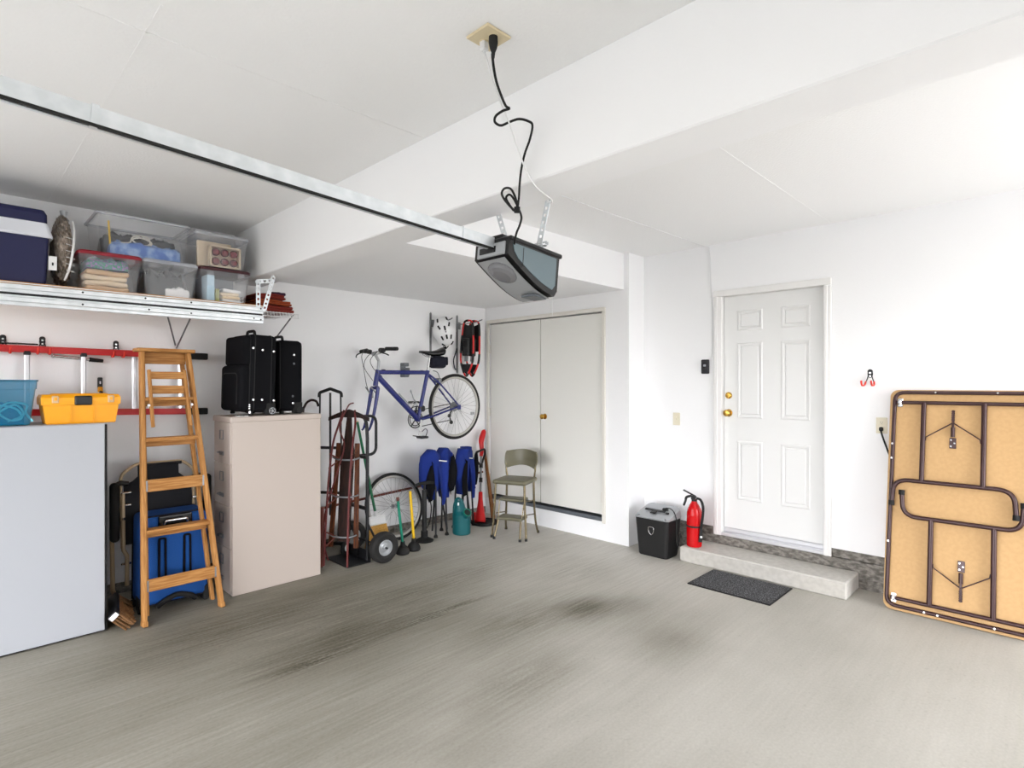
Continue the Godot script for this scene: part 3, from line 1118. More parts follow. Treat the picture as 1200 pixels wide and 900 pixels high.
	var hull = func(y: float, sx: float, sz: float, r: float) -> Array:
		var q = []
		for k in 4:
			for j in 5:
				var a = PI / 2 * (k + j / 4.0)
				q.append(v((sx - r) * [1, -1, -1, 1][k] + r * cos(a), y, (sz - r) * [1, 1, -1, -1][k] + r * sin(a)))
		return q
	loft(st, [hull.call(0.0, 0.140, 0.100, 0.03), hull.call(0.012, 0.145, 0.105, 0.03), hull.call(0.33, 0.168, 0.125, 0.035), hull.call(0.335, 0.165, 0.122, 0.03)])
	done("bin", st, "black_plastic", o)
	st = mb()
	var cap = [hull.call(0.335, 0.170, 0.128, 0.035), hull.call(0.345, 0.173, 0.130, 0.038), hull.call(0.388, 0.168, 0.124, 0.045), hull.call(0.398, 0.150, 0.105, 0.05), hull.call(0.400, 0.120, 0.085, 0.05)]
	for i in range(2, 5):
		for j in cap[i].size():
			cap[i][j].y -= (cap[i][j].z + 0.02) * 0.40 * (0.8 if i == 2 else 1.0)
	loft(st, cap)
	done("head", st, "silver_plastic", o)
	st = mb()
	var slope = Transform3D(Basis(Vector3.RIGHT, deg_to_rad(22)), v(0, 0.392, 0.02))
	box(st, v(-0.015, 0.006, 0.0), v(0.20, 0.010, 0.026), 0.003, slope)
	box(st, v(-0.015, 0.004, 0.030), v(0.055, 0.010, 0.04), 0.004, slope)
	done("feed_slot", st, "black_gloss", o)
	st = mb()
	box(st, v(0.115, 0.004, 0.018), v(0.030, 0.012, 0.018), 0.003, slope)
	done("switch", st, "black_gloss", o)
	# shield emblem: a silver rim round a dark field
	var shield = [Vector2(-0.026, 0.026), Vector2(-0.014, 0.031), Vector2(0.0, 0.032), Vector2(0.014, 0.031), Vector2(0.026, 0.026), Vector2(0.026, 0.0), Vector2(0.020, -0.020), Vector2(0.0, -0.040), Vector2(-0.020, -0.020), Vector2(-0.026, 0.0)]
	var tt = Transform3D(Basis(Vector3.RIGHT, 0.06), v(0.0, 0.235, 0.1165))
	var rimline = []
	for p in shield:
		rimline.append(tt * v(p.x, p.y, 0.004))
	st = mb()
	tube(st, rimline, 0.0035, 6, true)
	var em = done("emblem", st, "chrome", o)
	st = mb()
	prism(st, tt, shield, 0.004)
	done("emblem_field", st, "dark_metal", em)
	o = thing("shredder_cord", "black cord and plug lying over the shredder top and hanging down its right side", "cord", v(-2.50, 0.40, -4.53))
	off = v(-2.615, 0, -4.515) - v(-2.50, 0.40, -4.53)
	off = v(0.115, 0.40, -0.015)
	st = mb()
	box(st, v(0.075, 0.412, 0.0), v(0.055, 0.022, 0.026), 0.006)
	done("plug", st, "black_rubber", o)
	st = mb()
	tube(st, curve([v(0.05, 0.412, -0.005), v(0.08, 0.42, -0.03), v(0.12, 0.42, -0.02), v(0.165, 0.39, 0.0), v(0.192, 0.33, 0.02), v(0.20, 0.24, 0.03), v(0.205, 0.16, 0.035), v(0.213, 0.115, 0.03), v(0.220, 0.16, 0.02), v(0.222, 0.23, 0.01)]), 0.0045, 7)
	done("cord", st, "black_rubber", o)

	folding_table()


# closed surface through rings of equal length, lowest first, with flat ends
func loft(st: SurfaceTool, rings: Array, smooth := true) -> void:
	var cen = []
	for r in rings:
		var c = Vector3.ZERO
		for p in r:
			c += p
		cen.append(c / r.size())
	for i in rings.size() - 1:
		var m: int = rings[i].size()
		for j in m:
			var k = (j + 1) % m
			var mid: Vector3 = (cen[i] + cen[i + 1]) * 0.5
			var a: Vector3 = rings[i][j]
			var b: Vector3 = rings[i][k]
			var c: Vector3 = rings[i + 1][k]
			var d: Vector3 = rings[i + 1][j]
			if not smooth:
				face(st, [a, b, c, d], mid)
				continue
			var nn = []
			for e in [[i, j], [i, k], [i + 1, k], [i + 1, j]]:
				var pr: Vector3 = rings[e[0]][(e[1] + 1) % m] - rings[e[0]][(e[1] - 1 + m) % m]
				var q: Vector3 = rings[i + 1][e[1]] - rings[i][e[1]]
				var n = pr.cross(q).normalized()
				if n.dot(rings[e[0]][e[1]] - mid) < 0:
					n = -n
				nn.append(n)
			if (b - a).cross(d - a).dot(a - mid) < 0:
				quad(st, a, d, c, b, nn[0], nn[3], nn[2], nn[1])
			else:
				quad(st, a, b, c, d, nn[0], nn[1], nn[2], nn[3])
	face(st, rings[0], cen[1])
	face(st, rings[rings.size() - 1], cen[cen.size() - 2])


func wall_hook(label: String, at: Vector3, turn: float, tips: bool) -> void:
	var o = thing("wall_hook", label, "hook", at)
	o.rotation.y = turn
	off = Vector3.ZERO
	var st = mb()
	var oval = []
	for i in 16:
		oval.append(Vector2(0.017 * cos(TAU * i / 16), 0.030 * sin(TAU * i / 16)))
	prism(st, Transform3D(Basis.IDENTITY, v(0, 0.005, 0.0)), oval, 0.006)
	torus(st, Transform3D(Basis(Vector3.RIGHT, PI / 2), v(0, 0.022, 0.006)), 0.014, 0.003, 16, 6)
	done("bracket", st, "dark_metal", o)
	st = mb()
	cyl(st, v(0, 0.012, 0.005), v(0, 0.012, 0.010), 0.006, 8)
	cyl(st, v(0, -0.012, 0.005), v(0, -0.012, 0.010), 0.006, 8)
	done("screw", st, "chrome", o)
	for s in [-1.0, 1.0]:
		st = mb()
		tube(st, curve([v(s * 0.008, 0.02, 0.008), v(s * 0.014, -0.02, 0.012), v(s * 0.028, -0.065, 0.02), v(s * 0.031, -0.08, 0.06), v(s * 0.031, -0.078, 0.10)]), 0.0035, 6)
		done("prong", st, "dark_metal", o)
		if tips:
			st = mb()
			tube(st, curve([v(s * 0.0305, -0.08, 0.045), v(s * 0.031, -0.081, 0.085), v(s * 0.031, -0.078, 0.105), v(s * 0.031, -0.060, 0.122), v(s * 0.031, -0.045, 0.124)], 4), 0.0065, 7)
			tube(st, curve([v(s * 0.026, -0.052, 0.017), v(s * 0.029, -0.072, 0.026), v(s * 0.0305, -0.080, 0.045)], 4), 0.0062, 7)
			done("tip", st, "red_tip", o)


func folding_table() -> void:
	var o = thing("folding_table", "folding table with tan underside and brown tube legs standing upright against the right wall", "table", v(-0.513, 0.004, -4.52))
	o.rotation_degrees.x = -9.2
	off = Vector3.ZERO
	var w = 0.382
	var h = 1.503
	var rr = 0.05
	var oval = []
	for k in 4:
		for j in 7:
			var a = PI / 2 * (k + j / 6.0)
			oval.append(Vector2((w - rr) * [1, -1, -1, 1][k] + (0.03 if k == 0 or k == 3 else 0.0) + rr * cos(a), h / 2 + (h / 2 - rr) * [1, 1, -1, -1][k] + rr * sin(a)))
	var st = mb()
	prism(st, Transform3D(Basis.IDENTITY, v(0, 0, -0.006)), oval, 0.006)
	done("underside_board", st, "hardboard", o)
	st = mb()
	prism(st, Transform3D(Basis.IDENTITY, v(0, 0, -0.024)), oval, 0.018)
	done("tabletop", st, "table_edge", o)
	# apron tube that follows the edge
	st = mb()
	tube(st, bent([v(0.0, 1.483, 0.012), v(-0.352, 1.483, 0.012), v(-0.362, 0.030, 0.012), v(0.392, 0.030, 0.012), v(0.384, 1.483, 0.012), v(0.0, 1.483, 0.012)], 0.06, 6), 0.0125, 10)
	done("apron_tube", st, "brown_metal", o)
	st = mb()
	for p in [[-0.357, 1.12], [-0.358, 1.02], [-0.361, 0.45], [-0.12, 1.483], [0.20, 1.483], [-0.15, 0.030], [-0.08, 0.030], [0.2, 0.030], [0.387, 0.53]]:
		st = mb()
		cyl(st, v(p[0], p[1], 0.02), v(p[0], p[1], 0.027), 0.006, 8)
		done("rivet", st, "chrome", o)
	var legs = [
		{"piv": 1.412, "x0": -0.183, "x1": 0.135, "bar": 0.874, "foot": 0.700, "dx": -0.025},
		{"piv": 0.080, "x0": -0.125, "x1": 0.192, "bar": 0.632, "foot": 0.800, "dx": 0.03},
	]
	for i in 2:
		var g: Dictionary = legs[i]
		var z = 0.034
		st = mb()
		tube(st, [v(-0.34, g.piv, 0.018), v(0.372, g.piv, 0.018)], 0.0125, 10)
		var lg = done("leg_frame", st, "brown_metal", o)
		for x in [g.x0, g.x1]:
			st = mb()
			tube(st, [v(x, g.piv, 0.02), v(x, g.bar, z)], 0.0150, 10)
			done("leg_post", st, "brown_metal", lg)
		st = mb()
		var l: float = -0.335 + g.dx * 0.5 + (0.0 if i == 0 else 0.03)
		var r: float = 0.295 + (0.0 if i == 0 else 0.035)
		tube(st, bent([v(l, g.foot, z + 0.004), v(l + 0.01, g.bar, z), v(r - 0.01, g.bar, z), v(r, g.foot, z + 0.004)], 0.10, 8), 0.0145, 10)
		done("foot_bar", st, "brown_metal", lg)
		for x in [l, r]:
			var sgn = signf(g.foot - g.bar)
			st = mb()
			lathe(st, along(v(x, g.foot - sgn * 0.028, z + 0.004), v(0, sgn, 0)), [[0.0, 0.0], [0.0175, 0.0], [0.0185, 0.03], [0.017, 0.034], [0.0, 0.034]], 12)
			done("foot_cap", st, "black_rubber", lg)
		# spreader braces, lock slider and hinge plate
		var ap: float = 1.282 if i == 0 else 0.226
		var be: float = 1.178 if i == 0 else 0.325
		var mid: float = (g.x0 + g.x1) / 2.0
		st = mb()
		for x in [g.x0, g.x1]:
			var s = signf(mid - x)
			tube(st, [v(x + s * 0.014, be + (be - ap) * 0.25, 0.03), v(x + s * 0.018, be, 0.03), v(mid, ap, 0.016)], 0.004, 6)
		done("brace", st, "brown_metal", o)
		st = mb()
		var d = -1.0 if i == 0 else 1.0
		beam(st, v(mid, ap - d * 0.08, 0.012), v(mid, ap + d * 0.03, 0.014), 0.014, 0.006, Vector3.RIGHT, 0.002)
		for k in 5:
			torus(st, Transform3D(Basis(Vector3.RIGHT, PI / 2), v(mid, ap - d * (0.02 + 0.014 * k), 0.014)), 0.007, 0.003, 10, 5)
		cyl(st, v(mid, ap + d * 0.03, 0.014), v(mid, ap + d * 0.095, 0.014), 0.012, 10)
		var sl = done("lock_slider", st, "brown_metal", o)
		st = mb()
		box(st, v(mid, ap + d * 0.135, 0.004), v(0.036, 0.07, 0.005), 0.001)
		var hp = done("hinge_plate", st, "brown_metal", o)
		st = mb()
		for q in [[-0.009, 0.02], [0.009, 0.0], [-0.009, -0.02]]:
			cyl(st, v(mid + q[0], ap + d * 0.135 + q[1], 0.006), v(mid + q[0], ap + d * 0.135 + q[1], 0.009), 0.005, 7)
		done("screw", st, "chrome", hp)
		for x in [-0.322, 0.354]:
			st = mb()
			box(st, v(x, g.piv, 0.018), v(0.022, 0.034, 0.036), 0.008)
			box(st, v(x, g.piv, 0.003), v(0.030, 0.060, 0.005), 0.002)
			done("clamp", st, "chrome", o)


# ---------------------------------------------------------------- corner by the closet
func closet_corner() -> void:
	# step stool with backrest
	var o = thing("step_stool", "olive metal step stool with curved backrest standing before the left closet door", "stool", v(-3.97, 0, -4.06))
	o.rotation_degrees.y = 21.2
	off = Vector3.ZERO
	var st = mb()
	# backrest: bowed pressed sheet
	sheet(st, func(a: float, b: float):
		var w: float = 0.185 - 0.03 * pow(absf(a - 0.55) * 1.8, 3.0)
		var x: float = w * (b * 2.0 - 1.0)
		var y: float = 0.655 + 0.175 * a + (0.018 * cos((b - 0.5) * PI) if a > 0.5 else 0.03 * cos((b - 0.5) * PI) * (1.0 - 2.0 * a))
		return v(x, y, -0.215 + 0.16 * pow(b * 2.0 - 1.0, 2.0) * 0.45 - 0.03 * a), 8, 16, 0.012)
	done("backrest", st, "olive_vinyl", o)
	for s in [-1.0, 1.0]:
		st = mb()
		tube(st, curve([v(s * 0.165, 0.70, -0.155), v(s * 0.160, 0.63, -0.15), v(s * 0.150, 0.56, -0.15)]), 0.010, 8)
		done("back_post", st, "stool_metal", o)
	st = mb()
	soft(st, v(0, 0.555, -0.01), v(0.36, 0.045, 0.34), 0.022, Transform3D.IDENTITY, 3)
	done("seat", st, "olive_vinyl", o)
	for s in [-1.0, 1.0]:
		st = mb()
		tube(st, curve([v(s * 0.155, 0.54, 0.125), v(s * 0.162, 0.35, 0.135), v(s * 0.175, 0.15, 0.142), v(s * 0.185, 0.0, 0.155)]), 0.0115, 8)
		done("leg", st, "stool_metal", o)
		st = mb()
		tube(st, curve([v(s * 0.150, 0.54, -0.14), v(s * 0.155, 0.30, -0.14), v(s * 0.168, 0.12, -0.15), v(s * 0.180, 0.0, -0.185)]), 0.0115, 8)
		done("leg", st, "stool_metal", o)
		st = mb()
		tube(st, curve([v(s * 0.120, 0.195, 0.13), v(s * 0.128, 0.10, 0.165), v(s * 0.138, 0.0, 0.20)]), 0.010, 8)
		done("step_leg", st, "stool_metal", o)
		st = mb()
		tube(st, [v(s * 0.150, 0.24, 0.13), v(s * 0.150, 0.20, -0.14)], 0.006, 6)
		tube(st, [v(s * 0.135, 0.37, 0.08), v(s * 0.125, 0.20, 0.12)], 0.006, 6)
		tube(st, [v(s * 0.150, 0.37, 0.10), v(s * 0.152, 0.34, -0.14)], 0.006, 6)
		done("side_brace", st, "stool_metal", o)
	st = mb()
	soft(st, v(0, 0.195, 0.07), v(0.27, 0.030, 0.17), 0.013)
	done("step", st, "olive_vinyl", o)
	st = mb()
	soft(st, v(0, 0.375, 0.03), v(0.26, 0.028, 0.15), 0.012)
	done("step", st, "olive_vinyl", o)
	for p in [v(0.185, 0, 0.155), v(-0.185, 0, 0.155), v(0.18, 0, -0.185), v(-0.18, 0, -0.185), v(0.138, 0, 0.20), v(-0.138, 0, 0.20)]:
		st = mb()
		lathe(st, Transform3D(Basis.IDENTITY, p), [[0.0, 0.0], [0.015, 0.0], [0.014, 0.025], [0.0, 0.026]], 10)
		done("foot", st, "dark_metal", o)

	# black disc on the floor and the red trimmer standing on it
	o = thing("black_tray", "round black tray on the floor under the red grass trimmer", "tray", v(-4.545, 0, -4.17))
	off = Vector3.ZERO
	st = mb()
	lathe(st, Transform3D.IDENTITY, [[0.0, 0.0], [0.135, 0.0], [0.153, 0.012], [0.155, 0.028], [0.148, 0.028], [0.140, 0.014], [0.0, 0.012]], 32)
	done("tray", st, "black_rubber", o)
	var a = v(-4.57, 0.016, -4.13)
	var b = v(-4.845, 1.0, -4.40)
	o = thing("grass_trimmer", "red grass trimmer with black loop grip standing upright in the corner", "trimmer", a)
	off = a
	var d = (b - a).normalized()
	var at = func(t: float) -> Vector3: return a + d * t
	st = mb()
	tube(st, [at.call(0.28), at.call(0.78)], 0.011, 10)
	done("shaft", st, "steel_grey", o)
	st = mb()
	var tilt = along(a, d)
	lathe(st, tilt, [[0.0, 0.005], [0.055, 0.0], [0.062, 0.02], [0.052, 0.09], [0.034, 0.18], [0.024, 0.25], [0.022, 0.33], [0.0, 0.335]], 20)
	done("motor_housing", st, "red_paint", o)
	st = mb()
	soft(st, v(0.055, 0.06, -0.02), v(0.055, 0.10, 0.08), 0.02, tilt)
	done("guard", st, "red_plastic", o)
	st = mb()
	tube(st, bent([at.call(0.63) + v(0.0, 0, 0.0), at.call(0.70) + v(0.03, 0.02, 0.12), at.call(0.80) + v(0.05, 0.0, 0.12), at.call(0.83) + v(0.04, 0.0, -0.02), at.call(0.76) + v(0.02, 0, -0.04), at.call(0.63)], 0.03, 5), 0.013, 8)
	done("loop_grip", st, "black_plastic", o)
	st = mb()
	tube(st, [at.call(0.605), at.call(0.65)], 0.022, 10)
	tube(st, [at.call(0.44), at.call(0.49)], 0.020, 10)
	done("clamp", st, "black_plastic", o)
	st = mb()
	tube(st, curve([at.call(0.74), at.call(0.82) + v(0.01, 0, 0), at.call(0.92) + v(0.02, 0, 0.02), at.call(1.0) + v(0.03, 0.01, 0.0), at.call(1.03) + v(0.015, 0.01, -0.03)]), [0.020, 0.020, 0.020, 0.021, 0.022, 0.023, 0.024, 0.025, 0.026, 0.027, 0.028, 0.030, 0.032, 0.033, 0.034, 0.034, 0.033, 0.032, 0.031, 0.030, 0.029, 0.027, 0.024, 0.020, 0.014], 10)
	done("top_handle", st, "red_paint", o)
	single("wooden_post", "brown wooden post leaning in the corner beside the red grass trimmer", "post", v(-4.63, 0, -4.385), func(s):
		tube(s, [v(-4.63, 0.002, -4.385), v(-4.63, 0.02, -4.385) + v(-0.006, 0, -0.002), v(-4.75, 0.40, -4.425), v(-4.855, 0.735, -4.46)], [0.022, 0.025, 0.021, 0.014], 10), "bat_wood")
	var pole = single("long_pole", "long thin rust-brown pole lying level along the left wall behind the bicycle wheel", "pole", v(-4.86, 0.45, -3.3), func(s):
		tube(s, [v(-4.84, 0.385, -2.25), v(-4.87, 0.50, -4.44)], 0.012, 8), "rust_pole")

	blue_chair(v(-4.56, 0, -3.535), 0.0, "folded blue camping chair with black legs beside the black floor pump", 1.0)
	blue_chair(v(-4.63, 0, -3.955), 0.45, "folded blue camping chair behind the teal watering can, nearer the closet", 0.97)

	# watering can
	o = thing("watering_can", "teal plastic watering can on the floor in front of the blue chairs", "watering can", v(-4.40, 0, -3.72))
	o.rotation_degrees.y = 28.0
	off = Vector3.ZERO
	st = mb()
	var ring = func(y: float, rx: float, rz: float, cx: float) -> Array:
		var q = []
		for i in 24:
			q.append(v(cx + rx * cos(TAU * i / 24), y, rz * sin(TAU * i / 24)))
		return q
	loft(st, [ring.call(0.0, 0.085, 0.075, 0.0), ring.call(0.012, 0.093, 0.082, 0.0), ring.call(0.20, 0.095, 0.085, 0.0), ring.call(0.205, 0.092, 0.08, 0.0), ring.call(0.235, 0.075, 0.06, -0.012), ring.call(0.30, 0.045, 0.038, -0.025), ring.call(0.335, 0.025, 0.025, -0.03)])
	done("body", st, "teal_plastic", o)
	st = mb()
	tube(st, curve([v(0.03, 0.18, 0.02), v(0.065, 0.215, 0.04), v(0.085, 0.235, 0.055)]), [0.048, 0.048, 0.047, 0.046, 0.045, 0.044, 0.043, 0.042, 0.041, 0.040, 0.040, 0.040, 0.040], 12)
	done("spout", st, "teal_plastic", o)
	st = mb()
	lathe(st, along(v(0.084, 0.234, 0.054), v(0.02, 0.02, 0.015)), [[0.034, 0.004], [0.042, 0.006], [0.042, -0.004], [0.034, 0.004]], 14)
	done("spout_rim", st, "teal_paint", o)
	st = mb()
	lathe(st, along(v(0.0865, 0.2365, 0.0555), v(0.02, 0.02, 0.015)), [[0.0, 0.0], [0.033, 0.0], [0.033, -0.002]], 14)
	done("spout_mouth", st, "black_rubber", o)
	st = mb()
	tube(st, curve([v(-0.085, 0.20, 0), v(-0.078, 0.29, 0.0), v(-0.05, 0.35, 0.0), v(-0.02, 0.355, 0.0), v(0.01, 0.32, 0.0), v(0.03, 0.26, 0.0)]), 0.014, 8)
	done("handle", st, "teal_plastic", o)
	st = mb()
	box(st, v(-0.02, 0.31, 0.040), v(0.018, 0.03, 0.003), 0.001)
	done("price_tag", st, "white_paper", o)


func blue_chair(at: Vector3, turn: float, label: String, s: float) -> void:
	var o = thing("camping_chair", label, "camping chair", at, "folded camping chairs by the left wall")
	o.rotation.y = turn
	off = Vector3.ZERO
	# two folds of cloth that hang between the sticks
	for k in [-1.0, 1.0]:
		var st = mb()
		var rings = []
		for i in 9:
			var t = i / 8.0
			var y = (0.37 + 0.50 * t) * s
			var w = lerpf(0.03, 0.118, smoothstep(0.0, 0.40, t)) * (1.0 if t < 0.75 else sqrt(maxf(1.0 - pow((t - 0.75) / 0.26, 2.0), 0.02)))
			var q = []
			for j in 20:
				var a = TAU * j / 20
				var r = 1.0 + 0.16 * cos(a * 3.0 + k * 1.3 + t * 2.0) + 0.10 * sin(a * 7.0 + t * 3.0)
				q.append(v(0.06 * r * sin(a) - 0.02 * k * t, y, -k * lerpf(0.085, 0.098, t) + w * r * cos(a)))
			rings.append(q)
		loft(st, rings)
		done("cloth_fold", st, "blue_cloth", o)
		st = mb()
		sheet(st, func(a: float, b: float): return v(0.070 + 0.014 * sin(b * 7.0 + k * 2.0) + 0.01 * a, (0.40 + 0.36 * a + 0.05 * b * k) * s, -k * (0.125 + 0.125 * (b - 0.5) * sin(a * 2.7 + 0.3))), 10, 8, 0.006)
		done("dark_panel", st, "black_cloth", o)
	var st = mb()
	sheet(st, func(a: float, b: float): return v(0.105 - 0.05 * a * a + 0.012 * cos(b * 7.0), (0.31 + 0.44 * a + 0.03 * (1.0 - a) * absf(b - 0.5)) * s, (0.5 - b) * (0.015 + 0.135 * pow(a, 0.8)) + 0.012 - 0.03 * a), 12, 10, 0.006)
	done("seat_panel", st, "blue_cloth", o)
	st = mb()
	beam(st, v(0.068, 0.765 * s, 0.06), v(0.070, 0.74 * s, -0.085), 0.010, 0.006, Vector3.UP)
	done("hem", st, "white_paper", o)
	var tops = [v(-0.03, 0.87, 0.10), v(-0.03, 0.86, -0.10), v(0.05, 0.60, 0.06), v(0.05, 0.60, -0.06), v(0.0, 0.60, 0.02), v(0.0, 0.55, -0.02)]
	var feet = [v(-0.08, 0.01, 0.115), v(-0.08, 0.01, -0.115), v(0.09, 0.01, 0.09), v(0.09, 0.01, -0.05), v(-0.02, 0.04, 0.05), v(0.03, 0.04, -0.10)]
	for i in 6:
		st = mb()
		tube(st, [tops[i] * s, feet[i] * s], 0.0095, 8)
		var lg = done("leg", st, "black_plastic", o)
		if i < 4:
			st = mb()
			lathe(st, Transform3D(Basis.IDENTITY, v(feet[i].x * s, 0.0, feet[i].z * s)), [[0.0, 0.0], [0.022, 0.0], [0.020, 0.016], [0.012, 0.03], [0.0, 0.03]], 10)
			done("foot", st, "black_rubber", lg)


# ---------------------------------------------------------------- hung on the wall
func wheel(o: Node3D, c: Vector3, r: float, axis: Vector3, seed_: int) -> void:
	var t = along(c, axis)
	var st = mb()
	torus(st, t, r - 0.016, 0.016, 64, 10)
	done("tyre", st, "tyre", o)
	st = mb()
	lathe(st, t, [[r - 0.030, -0.011], [r - 0.030, 0.011], [r - 0.048, 0.008], [r - 0.052, 0.0], [r - 0.048, -0.008], [r - 0.030, -0.011]], 64)
	done("rim", st, "rim_silver", o)
	st = mb()
	lathe(st, t, [[0.0, -0.055], [0.008, -0.055], [0.008, -0.034], [0.022, -0.033], [0.022, -0.028], [0.012, -0.024], [0.012, 0.024], [0.022, 0.028], [0.022, 0.033], [0.008, 0.034], [0.008, 0.055], [0.0, 0.055]], 16)
	done("hub", st, "steel_grey", o)
	for i in 32:
		st = mb()
		var a = TAU * i / 32.0
		var side = 1.0 if i % 2 else -1.0
		var b = a + (0.95 if (i / 2) % 2 else -0.95)
		tube(st, [t * v(0.021 * cos(b), side * 0.031, 0.021 * sin(b)), t * v((r - 0.05) * cos(a), 0, (r - 0.05) * sin(a))], 0.0013, 4)
		done("spoke", st, "spoke", o)
	st = mb()
	var q = t * v((r - 0.10) * cos(1.9 + seed_), 0.012, (r - 0.10) * sin(1.9 + seed_))
	box(st, Vector3.ZERO, v(0.03, 0.008, 0.055), 0.003, Transform3D(t.basis, q))
	done("reflector", st, "silver_plastic", o)


func bicycle_wall() -> void:
	var x0 = -4.56
	var p = func(y: float, z: float, dx := 0.0) -> Vector3: return v(x0 + dx, y, z)
	var o = thing("bicycle", "dark blue bicycle without its front wheel hung on the left wall", "bicycle", v(x0, 1.65, -3.15))
	off = v(x0, 1.65, -3.15)
	var hb: Vector3 = p.call(1.512, -2.812)
	var ht: Vector3 = p.call(1.660, -2.842)
	var bbk: Vector3 = p.call(1.180, -3.295)
	var stt: Vector3 = p.call(1.665, -3.415)
	var ax: Vector3 = p.call(1.294, -3.77)
	var st = mb()
	tube(st, [hb, ht], 0.023, 12)
	tube(st, [p.call(1.640, -2.850), p.call(1.645, -3.405)], 0.020, 12)
	tube(st, [p.call(1.600, -2.840), bbk], 0.026, 12)
	tube(st, [bbk, stt], 0.019, 12)
	cyl(st, bbk + v(-0.036, 0, 0), bbk + v(0.036, 0, 0), 0.022, 14)
	for s in [-1.0, 1.0]:
		tube(st, [bbk + v(s * 0.022, 0.0, -0.03), bbk + v(s * 0.045, 0.02, -0.12), ax + v(s * 0.062, 0, 0.01)], [0.011, 0.011, 0.008], 8)
		tube(st, [stt + v(s * 0.014, -0.04, -0.005), stt + v(s * 0.04, -0.11, -0.10), ax + v(s * 0.062, 0.01, 0.0)], [0.010, 0.009, 0.008], 8)
		box(st, ax + v(s * 0.062, -0.005, 0), v(0.006, 0.05, 0.045), 0.002)
	cyl(st, stt + v(-0.04, -0.115, -0.105), stt + v(0.04, -0.115, -0.105), 0.008, 8)
	done("frame", st, "bike_blue", o)
	# fork
	st = mb()
	box(st, hb + v(0, -0.018, 0.004), v(0.13, 0.03, 0.035), 0.01)
	for s in [-1.0, 1.0]:
		tube(st, curve([hb + v(s * 0.055, -0.02, 0.004), p.call(1.36, -2.785, s * 0.056), p.call(1.22, -2.755, s * 0.055), p.call(1.13, -2.725, s * 0.052), p.call(1.105, -2.705, s * 0.052)]), [0.017, 0.017, 0.017, 0.017, 0.017, 0.017, 0.016, 0.0155, 0.015, 0.0145, 0.014, 0.0135, 0.013, 0.0125, 0.012, 0.0115, 0.011, 0.0105, 0.010, 0.009, 0.0085, 0.008, 0.008, 0.008, 0.008], 10)
	var fk = done("fork", st, "bike_blue", o)
	for s in [-1.0, 1.0]:
		st = mb()
		tube(st, curve([hb + v(s * 0.052, -0.075, 0.02), hb + v(s * 0.050, -0.03, 0.055), hb + v(s * 0.040, -0.01, 0.075)]), 0.006, 6)
		box(st, hb + v(s * 0.046, -0.085, 0.0), v(0.014, 0.05, 0.016), 0.004)
		done("brake_arm", st, "steel_grey", fk)
	# stem, bar, grips
	st = mb()
	tube(st, [ht, ht + v(0, 0.085, -0.008)], 0.0135, 10)
	tube(st, [ht + v(0, 0.085, -0.008), ht + v(0, 0.150, 0.035)], 0.014, 10)
	cyl(st, ht + v(-0.025, 0.150, 0.035), ht + v(0.025, 0.150, 0.035), 0.021, 12)
	done("stem", st, "silver_plastic", o)
	st = mb()
	var bc = ht + v(0, 0.150, 0.035)
	tube(st, curve([bc + v(-0.29, 0.035, -0.035), bc + v(-0.17, 0.040, -0.015), bc + v(-0.08, 0.006, 0.0), bc, bc + v(0.08, 0.006, 0.0), bc + v(0.17, 0.040, -0.015), bc + v(0.29, 0.035, -0.035)]), 0.0115, 10)
	done("handlebar", st, "chrome", o)
	for s in [-1.0, 1.0]:
		st = mb()
		tube(st, [bc + v(s * 0.165, 0.040, -0.016), bc + v(s * 0.31, 0.035, -0.038)], 0.0175, 10)
		done("grip", st, "black_rubber", o)
		st = mb()
		soft(st, bc + v(s * 0.135, 0.028, 0.008), v(0.05, 0.04, 0.06), 0.015)
		tube(st, curve([bc + v(s * 0.14, 0.02, 0.03), bc + v(s * 0.19, 0.005, 0.055), bc + v(s * 0.25, -0.01, 0.045), bc + v(s * 0.28, -0.025, 0.03)]), 0.006, 6)
		done("brake_lever", st, "black_plastic", o)
	st = mb()
	soft(st, bc + v(-0.06, 0.02, 0.02), v(0.045, 0.04, 0.04), 0.012)
	done("bell", st, "black_plastic", o)
	st = mb()
	tube(st, curve([bc + v(0.13, 0.02, 0.04), bc + v(0.04, -0.02, 0.09), bc + v(-0.02, -0.12, 0.10), p.call(1.56, -2.80, -0.02)]), 0.0028, 5)
	tube(st, curve([bc + v(-0.13, 0.02, 0.04), bc + v(-0.06, -0.03, 0.10), bc + v(0.0, -0.14, 0.115), bc + v(0.0, -0.27, 0.09), p.call(1.47, -2.74, 0.0)]), 0.0028, 5)
	tube(st, curve([bc + v(0.10, 0.02, 0.03), bc + v(0.04, -0.06, 0.07), bc + v(0.03, -0.14, 0.03), p.call(1.60, -2.88, 0.012)]), 0.0028, 5)
	done("cable", st, "black_rubber", o)
	# seat
	st = mb()
	tube(st, [stt, stt + v(0, 0.155, -0.025)], 0.0135, 10)
	done("seat_post", st, "chrome", o)
	st = mb()
	var sc = stt + v(0, 0.185, -0.02)
	var rings = []
	for i in 13:
		var t = i / 12.0
		var w = lerpf(0.026, 0.085, smoothstep(0.30, 0.95, t)) * (1.0 if t < 0.93 else 0.7) * (0.6 if i == 0 else 1.0)
		var q = []
		for j in 14:
			var a = TAU * j / 14
			q.append(sc + v(w * cos(a), (0.012 + 0.030 * t) * sin(a) + 0.024 * t * t + 0.010 * cos(t * 5.0) - 0.012, 0.12 - 0.285 * t))
		rings.append(q)
	loft(st, rings)
	done("saddle", st, "black_gloss", o)
	st = mb()
	for s in [-1.0, 1.0]:
		tube(st, curve([sc + v(s * 0.015, -0.02, 0.08), sc + v(s * 0.020, -0.045, 0.02), sc + v(s * 0.022, -0.045, -0.05), sc + v(s * 0.03, -0.02, -0.12)]), 0.0035, 6)
